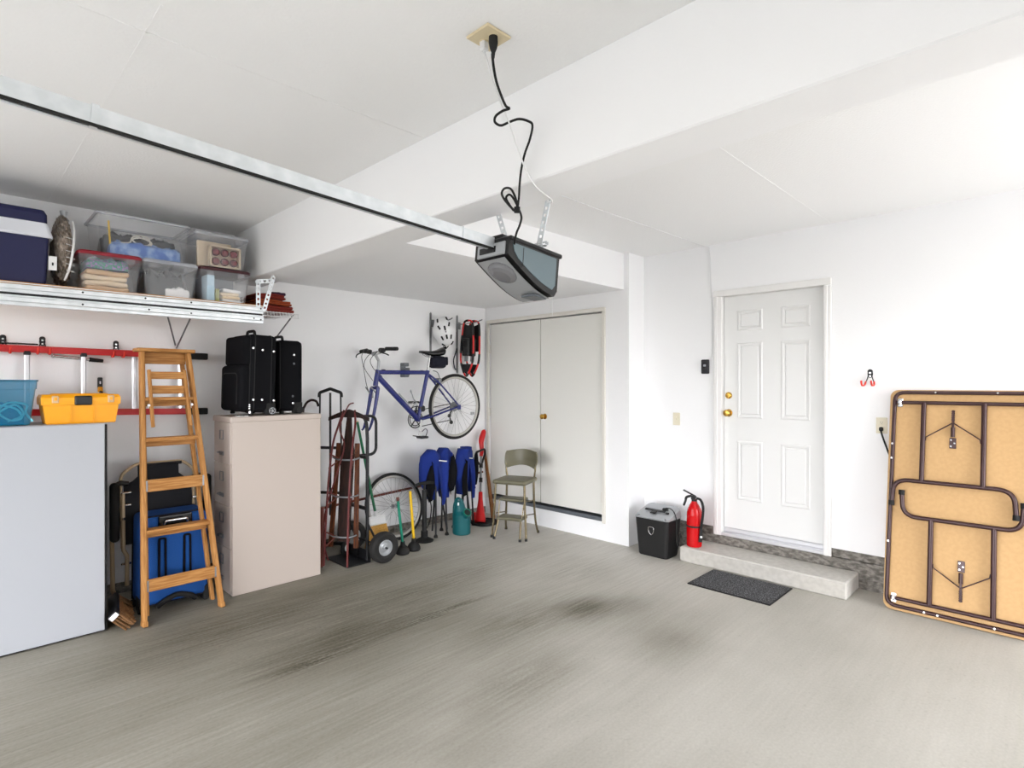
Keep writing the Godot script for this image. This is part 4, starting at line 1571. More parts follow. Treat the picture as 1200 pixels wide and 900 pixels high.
	done("saddle_rail", st, "steel_grey", o)
	st = mb()
	soft(st, sc + v(0, -0.098, -0.10), v(0.13, 0.125, 0.18), 0.045)
	soft(st, sc + v(0, -0.085, -0.190), v(0.10, 0.085, 0.03), 0.012)
	done("saddle_bag", st, "navy_cloth", o)
	# wheel is part of the bicycle: its pieces one level deeper
	var w = Node3D.new()
	w.name = "rear_wheel"
	o.add_child(w)
	wheel(w, ax, 0.343, Vector3.RIGHT, 0)
	# drive train
	st = mb()
	var tb = along(bbk + v(-0.045, 0, 0), Vector3.RIGHT)
	torus(st, tb, 0.085, 0.006, 36, 6, 0.4)
	torus(st, tb, 0.065, 0.005, 36, 6, 0.5)
	for i in 5:
		var a = TAU * i / 5
		beam(st, tb * v(0.02 * cos(a), 0, 0.02 * sin(a)), tb * v(0.083 * cos(a), 0, 0.083 * sin(a)), 0.016, 0.004, Vector3.RIGHT)
	done("chainring", st, "dark_metal", o)
	st = mb()
	var rdz = ax + v(-0.03, -0.115, 0.055)
	tube(st, [bbk + v(-0.045, -0.083, -0.005), rdz + v(0, -0.025, -0.02)], 0.0045, 6)
	tube(st, [bbk + v(-0.045, 0.083, -0.005), ax + v(-0.03, 0.035, 0.0)], 0.0045, 6)
	tube(st, [rdz + v(0, 0.02, 0.0), ax + v(-0.03, -0.03, 0.015)], 0.0045, 6)
	done("chain", st, "dark_metal", o)
	for s in [[1.0, -1.0], [-1.0, 1.0]]:
		st = mb()
		var c0 = bbk + v(s[0] * 0.06, 0, 0)
		var c1 = c0 + v(s[0] * 0.012, s[1] * 0.165, -s[1] * 0.04)
		beam(st, c0, c1, 0.026, 0.012, Vector3.BACK, 0.004)
		done("crank_arm", st, "chrome", o)
		st = mb()
		box(st, c1 + v(s[0] * 0.055, 0, 0), v(0.085, 0.022, 0.095), 0.008)
		cyl(st, c1, c1 + v(s[0] * 0.09, 0, 0), 0.010, 8)
		if s[0] > 0:
			tube(st, bent([c1 + v(0.03, 0.01, 0.045), c1 + v(0.03, 0.02, 0.10), c1 + v(0.08, 0.02, 0.10), c1 + v(0.08, 0.01, 0.045)], 0.02, 4), 0.005, 6)
			tube(st, curve([c1 + v(0.10, 0.0, 0.0), c1 + v(0.105, 0.06, -0.02), c1 + v(0.06, 0.08, -0.03), c1 + v(0.02, 0.05, -0.02)]), 0.004, 6)
		done("pedal", st, "black_plastic", o)
	st = mb()
	lathe(st, along(ax + v(-0.028, 0, 0), Vector3.RIGHT), [[0.0, -0.018], [0.026, -0.018], [0.052, 0.008], [0.052, 0.011], [0.0, 0.012]], 24)
	done("sprockets", st, "steel_grey", o)
	st = mb()
	beam(st, ax + v(-0.035, -0.02, 0.01), rdz + v(0, 0.02, 0), 0.02, 0.014, Vector3.BACK, 0.004)
	beam(st, rdz + v(0, 0.02, 0), rdz + v(0, -0.06, -0.03), 0.014, 0.008, Vector3.BACK, 0.003)
	cyl(st, rdz + v(-0.006, 0.02, 0), rdz + v(0.006, 0.02, 0), 0.020, 10)
	cyl(st, rdz + v(-0.006, -0.05, -0.025), rdz + v(0.006, -0.05, -0.025), 0.020, 10)
	done("rear_derailleur", st, "black_plastic", o)
	st = mb()
	soft(st, bbk + v(-0.005, 0.105, -0.045), v(0.05, 0.06, 0.07), 0.018)
	tube(st, bent([bbk + v(-0.03, 0.13, -0.02), bbk + v(-0.035, 0.12, 0.05), bbk + v(-0.035, 0.06, 0.055), bbk + v(-0.03, 0.05, -0.01)], 0.02, 4), 0.006, 6)
	done("front_derailleur", st, "dark_metal", o)
	st = mb()
	tube(st, bent([p.call(1.33, -3.19, 0.022), p.call(1.36, -3.23, 0.03), p.call(1.43, -3.20, 0.035), p.call(1.46, -3.18, 0.03), p.call(1.475, -3.21, 0.0), p.call(1.44, -3.24, -0.03), p.call(1.39, -3.26, -0.035), p.call(1.35, -3.29, -0.02), p.call(1.31, -3.23, 0.0)], 0.015, 3), 0.004, 6)
	tube(st, [p.call(1.44, -3.06, 0.012), p.call(1.33, -3.18, 0.014)], 0.006, 6)
	done("bottle_cage", st, "silver_plastic", o)
	st = mb()
	soft(st, stt + v(0.0, -0.10, -0.12), v(0.11, 0.05, 0.035), 0.012)
	tube(st, curve([stt + v(0.03, -0.09, -0.13), stt + v(0.03, -0.02, -0.10), stt + v(0.02, 0.0, -0.05)]), 0.005, 6)
	done("rear_brake", st, "steel_grey", o)
	for z in [-2.90, -3.34]:
		st = mb()
		box(st, p.call(1.662, z), v(0.012, 0.010, 0.04), 0.003)
		done("cable_guide", st, "dark_metal", o)
	# bracket that carries it
	o = thing("bike_wall_mount", "grey wall bracket holding the blue bicycle by its top tube", "bracket", v(-4.92, 1.66, -3.14))
	off = v(-4.92, 1.66, -3.14)
	st = mb()
	bx(st, v(-4.92, 1.62, -3.44), v(-4.905, 1.70, -3.38), 0.003)
	done("wall_plate", st, "grey_plastic", o)
	st = mb()
	beam(st, v(-4.905, 1.665, -3.41), v(-4.60, 1.655, -3.15), 0.030, 0.030, Vector3.UP, 0.004)
	done("arm", st, "dark_metal", o)
	st = mb()
	bx(st, v(-4.605, 1.668, -3.17), v(-4.585, 1.735, -3.115), 0.004)
	bx(st, v(-4.59, 1.700, -3.17), v(-4.53, 1.735, -3.115), 0.006)
	bx(st, v(-4.605, 1.600, -3.17), v(-4.585, 1.68, -3.115), 0.004)
	bx(st, v(-4.605, 1.596, -3.17), v(-4.53, 1.616, -3.115), 0.004)
	done("cradle", st, "grey_plastic", o)

	# two slotted standards, an arm each
	for z in [-3.718, -4.09]:
		o = thing("wall_standard", "slotted metal wall track behind the white bicycle helmet" if z > -4.0 else "slotted metal wall track beside the hanging red and black snowshoes", "wall track", v(-4.92, 1.95, z))
		off = v(-4.92, 1.95, z)
		st = mb()
		var y0 = 1.72 if z > -4.0 else 1.66
		perforated(st, v(-4.913, y0, z), v(-4.913, 2.30, z), 0.022, Vector3.BACK)
		bx(st, v(-4.92, y0, z - 0.011), v(-4.916, 2.30, z + 0.011))
		done("track", st, "steel_grey", o)
		st = mb()
		tube(st, curve([v(-4.91, 2.20, z - 0.04), v(-4.80, 2.205, z - 0.04), v(-4.66, 2.21, z - 0.045), v(-4.60, 2.225, z - 0.045)] if z > -4.0 else [v(-4.91, 2.20, z), v(-4.83, 2.205, z - 0.02), v(-4.66, 2.215, z - 0.05), v(-4.56, 2.235, z - 0.06)]), 0.006, 8)
		bx(st, v(-4.914, 2.15, z - 0.045), v(-4.906, 2.23, z + 0.008), 0.002)
		done("hook_arm", st, "steel_grey", o)
	# helmet
	o = thing("bicycle_helmet", "white bicycle helmet with dark vents hanging above the saddle", "helmet", v(-4.76, 2.10, -3.785))
	o.rotation = Vector3(0, deg_to_rad(70), deg_to_rad(0))
	o.rotation_degrees = Vector3(8, 58, 14)
	off = Vector3.ZERO
	st = mb()
	# z is the crown, y the length of the head
	var hel = func(a: float, b: float) -> Vector3:
		var th = a * PI * 0.56
		var ph = b * TAU
		var r = sin(th)
		var ridge = 1.0 + 0.035 * cos(ph * 6.0) * r
		return v(0.122 * r * cos(ph) * ridge, 0.158 * r * sin(ph) * ridge * (1.08 if sin(ph) < 0 else 1.0), 0.115 * cos(th))
	sheet(st, func(a: float, b: float): return hel.call(a, b), 16, 40, 0.018)
	done("shell", st, "white_plastic", o)
	for q in [[0.36, 0.40, 0.5], [0.38, 0.12, -0.6], [0.33, 0.62, 0.2], [0.33, 0.87, -0.2], [0.62, 0.33, 0.3], [0.62, 0.18, -0.3], [0.62, 0.68, 0.2], [0.62, 0.82, -0.2], [0.14, 0.25, 0.0], [0.2, 0.75, 0.0]]:
		st = mb()
		var c: Vector3 = hel.call(q[0], q[1])
		var n: Vector3 = v(c.x / 0.0149, c.y / 0.025, c.z / 0.0132).normalized()
		var ty: Vector3 = (Vector3.UP.rotated(Vector3.BACK, q[2]) - n * Vector3.UP.rotated(Vector3.BACK, q[2]).dot(n)).normalized()
		soft(st, Vector3.ZERO, v(0.020, 0.050, 0.014), 0.0069, Transform3D(Basis(ty.cross(n), ty, n), c - n * 0.0025))
		done("vent", st, "black_plastic", o)
	st = mb()
	tube(st, curve([v(-0.10, -0.03, -0.02), v(-0.08, -0.10, -0.06), v(-0.02, -0.19, -0.06), v(0.05, -0.12, -0.06), v(0.10, -0.03, -0.02)]), 0.005, 6)
	box(st, v(-0.03, -0.185, -0.055), v(0.035, 0.028, 0.012), 0.004)
	done("chin_strap", st, "black_cloth", o)
	# snowshoes
	for i in 2:
		o = thing("snowshoe", "red and black snowshoe nearest the closet, hanging in a pair" if i else "red and black snowshoe nearest the bicycle helmet, hanging in a pair", "snowshoe", v(-4.74, 1.92, -4.09 - 0.09 * i), "pair of snowshoes on the wall hook")
		o.rotation_degrees = Vector3(2.0 * i, 14.0, -3.0 - i * 2.0)
		off = Vector3.ZERO
		var line = [v(-0.055, 0.29, 0), v(0, 0.315, 0), v(0.055, 0.29, 0), v(0.075, 0.15, 0), v(0.085, -0.05, 0), v(0.075, -0.16, 0), v(0.030, -0.27, 0), v(0.0, -0.30, 0), v(-0.030, -0.27, 0), v(-0.075, -0.16, 0), v(-0.085, -0.05, 0), v(-0.075, 0.15, 0)]
		var full = curve(line, 4, true)
		st = mb()
		tube(st, full, 0.0105, 8, true)
		var fr = done("frame", st, "red_plastic", o)
		for k in 6:
			st = mb()
			var s0 = int(k * full.size() / 6.0)
			tube(st, [full[s0], full[(s0 + 1) % full.size()], full[(s0 + 2) % full.size()], full[(s0 + 3) % full.size()], full[(s0 + 4) % full.size()]], 0.0125, 8)
			done("frame_wrap", st, "black_plastic", fr)
		st = mb()
		prism(st, Transform3D(Basis.IDENTITY, v(0, 0, -0.002)), [Vector2(-0.055, 0.28), Vector2(0.0, 0.26), Vector2(0.055, 0.28), Vector2(0.074, 0.15), Vector2(0.082, -0.02), Vector2(0.02, -0.03), Vector2(-0.02, -0.03), Vector2(-0.082, -0.02), Vector2(-0.074, 0.15)], 0.004)
		done("deck", st, "snow_deck", o)
		st = mb()
		prism(st, Transform3D(Basis.IDENTITY, v(0, 0, -0.002)), [Vector2(-0.07, -0.17), Vector2(0.07, -0.17), Vector2(0.0, -0.29)], 0.004)
		done("deck", st, "snow_deck", o)
		st = mb()
		soft(st, v(0, 0.02, 0.022), v(0.09, 0.20, 0.036), 0.016)
		for y in [0.09, 0.02, -0.05]:
			torus(st, Transform3D(Basis.IDENTITY, v(0, y, 0.022)), 0.030, 0.006, 16, 5)
		done("binding", st, "black_plastic", o)
		st = mb()
		box(st, v(0, -0.085, 0.012), v(0.05, 0.11, 0.008), 0.003)
		done("crampon", st, "steel_grey", o)
	single("blue_strap", "dark blue strap hanging in a curve at the wall track by the snowshoes", "strap", v(-4.90, 1.80, -4.03), func(s):
		tube(s, curve([v(-4.905, 1.93, -4.075), v(-4.88, 1.88, -4.04), v(-4.88, 1.80, -4.01), v(-4.89, 1.72, -4.03), v(-4.90, 1.69, -4.06)]), 0.007, 6), "navy_cloth")


# ---------------------------------------------------------------- along the left wall, on the floor
func floor_row() -> void:
	# loose bicycle wheel leaning on the wall
	var c = v(-4.735, 0.322, -3.14)
	var o = thing("spare_bicycle_wheel", "loose spoked bicycle wheel leaning against the left wall behind two plungers", "wheel", v(-4.70, 0, -3.14))
	off = v(-4.70, 0, -3.14)
	wheel(o, c, 0.330, v(1, 0.26, 0), 2)
	# floor pump
	o = thing("floor_pump", "black bicycle floor pump with T handle standing beside the blue camping chairs", "pump", v(-4.45, 0, -3.29))
	off = Vector3.ZERO
	var st = mb()
	lathe(st, Transform3D.IDENTITY, [[0.0, 0.0], [0.085, 0.0], [0.09, 0.012], [0.06, 0.028], [0.034, 0.04], [0.033, 0.10], [0.0, 0.10]], 24)
	done("base", st, "black_rubber", o)
	st = mb()
	cyl(st, v(0, 0.08, 0), v(0, 0.50, 0), 0.024, 14)
	cyl(st, v(0, 0.50, 0), v(0, 0.56, 0), 0.010, 10)
	done("barrel", st, "black_plastic", o)
	st = mb()
	tube(st, [v(0, 0.555, 0.11), v(0, 0.565, 0.05), v(0, 0.565, -0.05), v(0, 0.555, -0.11)], [0.013, 0.016, 0.016, 0.013], 10)
	done("handle", st, "black_rubber", o)
	st = mb()
	tube(st, curve([v(-0.02, 0.10, -0.03), v(-0.05, 0.16, -0.10), v(-0.06, 0.30, -0.13), v(-0.05, 0.42, -0.09), v(-0.02, 0.49, -0.03)]), 0.006, 7)
	done("hose", st, "black_rubber", o)
	# plungers
	for i in 2:
		var at = v(-4.26, 0, -2.91) if i == 0 else v(-4.28, 0, -3.045)
		o = thing("plunger", "plunger with green handle and red tip, beside the hand truck wheel" if i == 0 else "plunger with yellow handle standing before the loose bicycle wheel", "plunger", at)
		off = Vector3.ZERO
		st = mb()
		lathe(st, Transform3D.IDENTITY, [[0.050, 0.004], [0.056, 0.0], [0.063, 0.012], [0.060, 0.03], [0.045, 0.06], [0.024, 0.078], [0.020, 0.11], [0.0, 0.11]], 22)
		done("cup", st, "black_rubber", o)
		st = mb()
		var tip = v(-0.015, 0.51, 0.045) if i == 0 else v(-0.015, 0.545, 0.03)
		tube(st, [v(0, 0.09, 0), tip], 0.0125, 10)
		done("handle", st, "teal_paint" if i == 0 else "yellow_paint", o)
		if i == 0:
			st = mb()
			var dd = (tip - v(0, 0.09, 0)).normalized()
			tube(st, [tip - dd * 0.03, tip + dd * 0.002], 0.0135, 10)
			done("handle_tip", st, "rust_pole", o)
	# broom
	o = thing("broom", "straw broom with green handle and white cap behind the hand truck", "broom", v(-4.66, 0, -2.87))
	off = v(-4.66, 0, -2.87)
	off = Vector3.ZERO
	o.position = Vector3.ZERO
	o.position = v(-4.65, 0.0, -2.86)
	off = v(-4.65, 0.0, -2.86)
	st = mb()
	tube(st, [v(-4.64, 0.28, -2.87), v(-4.885, 1.16, -2.815)], 0.0125, 10)
	done("handle", st, "green_paint", o)
	st = mb()
	tube(st, [v(-4.885, 1.14, -2.816), v(-4.888, 1.175, -2.815)], 0.011, 8)
	done("handle_end", st, "cream_plastic", o)
	var bt = Transform3D(Basis(Vector3.BACK, 0.24), v(-4.63, 0.24, -2.87))
	st = mb()
	box(st, v(0, 0.0, 0), v(0.05, 0.09, 0.19), 0.015, bt)
	cyl(st, bt * v(0, 0.04, 0), bt * v(0, 0.09, 0), 0.02, 10)
	done("cap", st, "white_plastic", o)
	st = mb()
	var brn = RandomNumberGenerator.new()
	brn.seed = 21
	for i in 26:
		for j in 3:
			var z = -0.088 + 0.176 * i / 25.0
			var b0 = bt * v(-0.012 + 0.012 * j, -0.04, z)
			var b1 = v(b0.x + 0.03 + 0.02 * (j - 1) + brn.randf_range(-0.01, 0.01), 0.006 + brn.randf() * 0.015, b0.z + z * 0.35 + brn.randf_range(-0.008, 0.008))
			tube(st, [b0, b1], 0.0055, 5)
	done("bristles", st, "straw", o).set_meta("kind", "stuff")
	# hand truck
	o = thing("hand_truck", "black two-wheeled hand truck standing against the left wall", "hand truck", v(-4.43, 0, -2.55))
	off = Vector3.ZERO
	var x0 = -0.17
	var x1 = 0.17
	st = mb()
	tube(st, bent([v(x0, 0.02, 0.0), v(x0, 1.06, 0.0), v(x0 * 0.9, 1.25, 0.0), v(x1 * 0.9, 1.25, 0.0), v(x1, 1.06, 0.0), v(x1, 0.02, 0.0)], 0.13, 8), 0.0145, 10)
	done("frame_tube", st, "dark_metal", o)
	st = mb()
	tube(st, bent([v(0, 1.245, 0.0), v(0, 1.245, -0.19), v(0, 0.90, -0.19), v(0, 0.90, 0.0)], 0.07, 6), 0.013, 10)
	done("handle_loop", st, "dark_metal", o)
	for y in [0.90, 0.46]:
		st = mb()
		beam(st, v(x0, y, 0), v(x1, y, 0), 0.03, 0.02, Vector3.UP, 0.004)
		done("cross_bar", st, "black_plastic", o)
	st = mb()
	beam(st, v(0, 0.90, 0.0), v(0, 0.03, 0.0), 0.018, 0.018, Vector3.RIGHT)
	done("centre_bar", st, "black_plastic", o)
	st = mb()
	box(st, v(0, 0.007, 0.09), v(0.38, 0.008, 0.22), 0.002)
	box(st, v(0, 0.05, -0.018), v(0.38, 0.09, 0.008), 0.002)
	done("toe_plate", st, "dark_metal", o)
	st = mb()
	cyl(st, v(-0.30, 0.132, -0.10), v(0.32, 0.132, -0.10), 0.009, 8)
	done("axle", st, "dark_metal", o)
	for s in [-1.0, 1.0]:
		st = mb()
		tube(st, [v(s * 0.17, 0.33, -0.005), v(s * 0.19, 0.132, -0.10)], 0.010, 8)
		done("strut", st, "dark_metal", o)
		st = mb()
		var wt = along(v(s * 0.265, 0.132, -0.10), v(s, 0, 0))
		lathe(st, wt, [[0.068, -0.035], [0.085, -0.045], [0.115, -0.045], [0.128, -0.030], [0.132, -0.015], [0.132, 0.015], [0.128, 0.030], [0.115, 0.045], [0.085, 0.045], [0.068, 0.035], [0.066, 0.0], [0.068, -0.035]], 36)
		done("tyre", st, "tyre", o)
		st = mb()
		lathe(st, wt, [[0.0, -0.03], [0.068, -0.035], [0.066, 0.0], [0.068, 0.034], [0.062, 0.036], [0.055, 0.020], [0.040, 0.012], [0.024, 0.018], [0.022, 0.034], [0.010, 0.036], [0.0, 0.036]], 28)
		done("hub", st, "silver_plastic", o)
	# sled, runners towards the room
	var n = v(0.55, 0, 0.83).normalized()
	o = thing("sled", "old wooden sled with red steel runners standing on end beside the beige file cabinet", "sled", v(-4.34, 0, -2.37))
	o.transform = Transform3D(Basis(v(n.z, 0, -n.x), v(-0.10 * n.x, 0.99, -0.10 * n.z).normalized(), n), v(-4.30, 0.012, -2.335)).orthonormalized()
	off = Vector3.ZERO
	st = mb()
	prism(st, Transform3D(Basis.IDENTITY, v(0, 0, -0.012)), [Vector2(-0.055, 0.20), Vector2(0.055, 0.20), Vector2(0.06, 0.96), Vector2(0.035, 1.06), Vector2(0.018, 1.26), Vector2(-0.018, 1.26), Vector2(-0.035, 1.06), Vector2(-0.06, 0.96)], 0.014)
	done("centre_plank", st, "dark_wood", o)
	for s in [-1.0, 1.0]:
		st = mb()
		beam(st, v(s * 0.115, 0.15, -0.005), v(s * 0.085, 1.02, -0.005), 0.042, 0.014, Vector3.RIGHT, 0.003)
		done("slat", st, "old_wood", o)
		st = mb()
		tube(st, curve([v(s * 0.105, 0.02, 0.11), v(s * 0.10, 0.30, 0.12), v(s * 0.095, 0.70, 0.12), v(s * 0.09, 1.00, 0.09), v(s * 0.075, 1.18, 0.03), v(s * 0.05, 1.30, 0.0)]), 0.009, 8)
		var rn = done("runner", st, "sled_red", o)
		for y in [0.22, 0.55, 0.86]:
			st = mb()
			tube(st, [v(s * 0.10, y - 0.05, 0.118), v(s * 0.06, y + 0.02, 0.008)], 0.006, 6)
			tube(st, [v(s * 0.10, y + 0.07, 0.118), v(s * 0.06, y + 0.02, 0.008)], 0.006, 6)
			done("strut", st, "rust_pole", rn)
	for y in [0.24, 0.57, 0.88]:
		st = mb()
		tube(st, curve([v(-0.125, y + 0.02, 0.012), v(-0.06, y, 0.03), v(0.06, y, 0.03), v(0.125, y + 0.02, 0.012)]), 0.008, 6)
		done("cross_brace", st, "steel_grey", o)
	st = mb()
	sheet(st, func(a: float, b: float): return v(-0.185 + 0.37 * a, 1.255 + 0.065 * cos((a - 0.5) * 2.6) - 0.05 + (b - 0.5) * (0.030 + 0.045 * pow(1.0 - absf(a - 0.5) * 2.0, 2.0)), 0.012), 20, 4, 0.018)
	done("steering_bar", st, "dark_wood", o)
	st = mb()
	tube(st, curve([v(-0.10, 0.05, 0.05), v(-0.13, 0.20, 0.08), v(-0.12, 0.45, 0.10), v(-0.03, 0.80, 0.09), v(0.0, 1.0, 0.06), v(-0.06, 1.15, 0.04), v(0.0, 1.33, 0.03), v(0.05, 1.36, 0.03)]), 0.006, 6)
	done("rope", st, "sled_red", o)
	# folding luggage cart behind the sled
	o = thing("luggage_cart", "black folding luggage cart with peaked handle behind the wooden sled", "luggage cart", v(-4.62, 0, -2.40))
	o.transform = Transform3D(Basis(v(n.z, 0, -n.x), Vector3.UP, n), v(-4.665, 0.0125, -2.42))
	off = Vector3.ZERO
	for s in [-1.0, 1.0]:
		st = mb()
		tube(st, [v(s * 0.115, 0.10, 0.0), v(s * 0.10, 1.42, 0.0)], 0.008, 8)
		done("rod", st, "black_plastic", o)
		st = mb()
		lathe(st, along(v(s * 0.14, 0.065, 0.0), v(s, 0, 0)), [[0.0, -0.014], [0.045, -0.014], [0.062, -0.008], [0.062, 0.008], [0.045, 0.014], [0.0, 0.014]], 20)
		var ww = done("wheel", st, "black_rubber", o)
		st = mb()
		lathe(st, along(v(s * 0.14, 0.065, 0.0), v(s, 0, 0)), [[0.028, -0.015], [0.028, 0.016], [0.0, 0.018]], 14)
		done("hub_cap", st, "white_plastic", ww)
	st = mb()
	tube(st, [v(0, 0.35, 0.0), v(0, 1.44, 0.0)], 0.010, 8)
	done("centre_rod", st, "black_plastic", o)
	st = mb()
	tube(st, bent([v(-0.108, 1.40, 0), v(-0.105, 1.44, 0), v(0, 1.475, 0), v(0.105, 1.44, 0), v(0.108, 1.40, 0)], 0.02, 4), 0.014, 8)
	done("handle", st, "black_rubber", o)
	for y in [0.10, 0.55, 0.95]:
		st = mb()
		beam(st, v(-0.115, y, 0), v(0.115, y, 0), 0.025, 0.015, Vector3.UP, 0.003)
		done("cross_bar", st, "black_plastic", o)
	# two odd things in the gap by the cabinet
	single("walking_cane", "dark walking cane with hooked handle showing above the beige file cabinet", "cane", v(-4.74, 0, -2.24), func(s):
		tube(s, curve([v(-4.72, 0.002, -2.20), v(-4.76, 0.60, -2.22), v(-4.78, 1.22, -2.22), v(-4.78, 1.34, -2.24), v(-4.78, 1.385, -2.29), v(-4.78, 1.375, -2.345), v(-4.78, 1.33, -2.365)], 5), 0.011, 8), "dark_wood")
	single("red_plank", "short red-brown wooden plank standing between the sled and the file cabinet", "plank", v(-4.40, 0, -2.19), func(s):
		beam(s, v(-4.43, 0.004, -2.20), v(-4.46, 0.50, -2.22), 0.07, 0.03, v(0.7, 0, -0.7), 0.008), "rust_pole")


# ---------------------------------------------------------------- cabinets and what stands round them
func cabinets() -> void:
	# tall white cabinet, its back half hidden
	var o = thing("white_cabinet", "tall plain white cabinet with a dark edge at the left, below the yellow toolbox", "cabinet", v(-4.45, 0, -0.20))
	off = v(-4.45, 0, -0.20)
	var st = mb()
	bx(st, v(-4.226, 0.012, 0.30), v(-4.245, 1.284, -0.700), 0.003)
	done("front_panel", st, "cabinet_white", o)
	st = mb()
	bx(st, v(-4.247, 0.0, 0.30), v(-4.70, 1.280, -0.716), 0.003)
	done("body", st, "cabinet_edge", o)
	st = mb()
	bx(st, v(-4.24, 1.280, 0.30), v(-4.70, 1.287, -0.712), 0.002)
	done("top", st, "cabinet_white", o)
	# yellow toolbox
	o = thing("toolbox", "yellow plastic toolbox with black handle on the white cabinet", "toolbox", v(-4.42, 1.287, -0.60))
	off = Vector3.ZERO
	st = mb()
	var rect = func(y: float, sx: float, sz: float, dx := 0.0) -> Array:
		return [v(dx - sx, y, -sz), v(dx + sx, y, -sz), v(dx + sx, y, sz), v(dx - sx, y, sz)]
	loft(st, [rect.call(0.0, 0.095, 0.168), rect.call(0.006, 0.099, 0.172), rect.call(0.115, 0.108, 0.187)], false)
	done("base", st, "yellow_plastic", o)
	for z in [-0.06, 0.055]:
		st = mb()
		loft(st, [[v(0.09, 0.0, z - 0.004), v(0.104, 0.002, z - 0.004), v(0.104, 0.002, z + 0.004), v(0.09, 0.0, z + 0.004)], [v(0.10, 0.112, z - 0.004), v(0.1115, 0.112, z - 0.004), v(0.1115, 0.112, z + 0.004), v(0.10, 0.112, z + 0.004)]], false)
		done("base_rib", st, "yellow_plastic", o)
	st = mb()
	loft(st, [rect.call(0.116, 0.114, 0.194), rect.call(0.135, 0.116, 0.196), rect.call(0.160, 0.114, 0.196), rect.call(0.178, 0.095, 0.188)], false)
	bx(st, v(-0.05, 0.175, -0.14), v(0.05, 0.184, 0.14), 0.004)
	done("lid", st, "yellow_plastic", o)
	st = mb()
	soft(st, v(0.112, 0.142, -0.005), v(0.028, 0.058, 0.088), 0.010)
	done("handle", st, "black_plastic", o)
	for z in [0.13, -0.145]:
		st = mb()
		soft(st, v(0.114, 0.150, z), v(0.016, 0.045, 0.034), 0.006)
		var la = done("latch", st, "tan_paper", o)
		st = mb()
		box(st, v(0.1225, 0.153, z), v(0.003, 0.020, 0.014), 0.001)
		done("latch_slot", st, "yellow_plastic", la)
	# teal see-through bin with coiled cable
	o = thing("teal_bin", "translucent teal storage bin with blue cable inside, on the white cabinet", "bin", v(-4.46, 1.287, -0.19))
	off = Vector3.ZERO
	bin_shell(o, v(0.30, 0.262, 0.40), 0.84, "bin_teal", false)
	off = v(-4.46, 1.287, -0.19) - v(-4.46, 1.30, -0.19)
	var k = thing("blue_cable", "light blue cable loosely coiled inside the translucent teal bin", "cable", v(-4.40, 1.30, -0.24))
	off = Vector3.ZERO
	st = mb()
	tube(st, curve([v(0.05, 0.10, 0.09), v(0.06, 0.105, 0.0), v(0.065, 0.08, -0.06), v(0.06, 0.03, -0.08), v(0.05, 0.02, -0.03), v(0.05, 0.07, 0.02), v(0.06, 0.12, -0.02), v(0.06, 0.11, -0.10), v(0.05, 0.06, -0.10), v(0.055, 0.01, -0.13)], 6), 0.006, 7)
	tube(st, curve([v(0.04, 0.02, 0.10), v(0.06, 0.06, 0.03), v(0.062, 0.11, -0.05), v(0.05, 0.05, -0.09), v(0.04, 0.012, -0.02)], 6), 0.006, 7)
	done("coil", st, "cable_teal", k)
	k = thing("blue_cloth", "crumpled blue cloth at the bottom of the translucent teal bin", "cloth", v(-4.47, 1.294, -0.18))
	off = Vector3.ZERO
	heap(k, 0.115, 0.155, 0.13, 3, "blue_cloth")

	# beige four-drawer file cabinet, side to the room
	o = thing("file_cabinet", "beige metal file cabinet with drawers, carrying two black suitcases", "file cabinet", v(-4.45, 0, -1.79))
	off = v(-4.45, 0, -1.79)
	st = mb()
	bx(st, v(-4.265, 0.0, -1.458), v(-4.635, 1.255, -2.130), 0.004)
	bx(st, v(-4.260, 1.250, -1.446), v(-4.640, 1.292, -2.135), 0.006)
	done("body", st, "file_beige", o)
	for i in 4:
		var y0 = 0.035 + 0.305 * i
		st = mb()
		bx(st, v(-4.283, y0, -1.450), v(-4.622, y0 + 0.298, -1.462), 0.003)
		var dr = done("drawer", st, "file_beige", o)
		st = mb()
		tube(st, bent([v(-4.425, y0 + 0.075, -1.45), v(-4.425, y0 + 0.075, -1.425), v(-4.485, y0 + 0.075, -1.425), v(-4.485, y0 + 0.075, -1.45)], 0.01, 3), 0.006, 6)
		soft(st, v(-4.455, y0 + 0.068, -1.447), v(0.085, 0.030, 0.006), 0.0028)
		done("handle", st, "steel_grey", dr)
		st = mb()
		for q in [[-0.033, 0.0, 0.004, 0.070], [0.033, 0.0, 0.004, 0.070], [0.0, 0.033, 0.066, 0.004], [0.0, -0.033, 0.066, 0.004]]:
			box(st, v(-4.455 + q[0], y0 + 0.205 + q[1], -1.447), v(q[2], q[3], 0.006))
		done("label_holder", st, "steel_grey", dr)
	single("metal_rings", "small cluster of metal rings on the front corner of the beige file cabinet", "rings", v(-4.30, 1.293, -1.50), func(s):
		torus(s, Transform3D(Basis(Vector3.RIGHT, 0.3), v(-4.285, 1.299, -1.49)), 0.014, 0.002, 16, 5)
		torus(s, Transform3D(Basis(Vector3.RIGHT, 0.1), v(-4.278, 1.296, -1.53)), 0.014, 0.002, 16, 5)
		box(s, v(-4.29, 1.295, -1.555), v(0.012, 0.003, 0.045), 0.001)
		box(s, v(-4.275, 1.295, -1.515), v(0.014, 0.003, 0.05), 0.001), "chrome")

	suitcase("black soft suitcase with front pockets nearer the ladder, on the beige file cabinet", v(-4.49, 1.296, -1.675), v(0.37, 0.585, 0.215), true)
	suitcase("smaller black suitcase standing behind the other one on the beige file cabinet", v(-4.575, 1.293, -1.94), v(0.36, 0.565, 0.20), false)

	# blue suitcase on the floor behind the step ladder
	o = thing("blue_suitcase", "blue soft suitcase with black trim standing behind the wooden step ladder", "suitcase", v(-4.47, 0, -1.12))
	off = Vector3.ZERO
	st = mb()
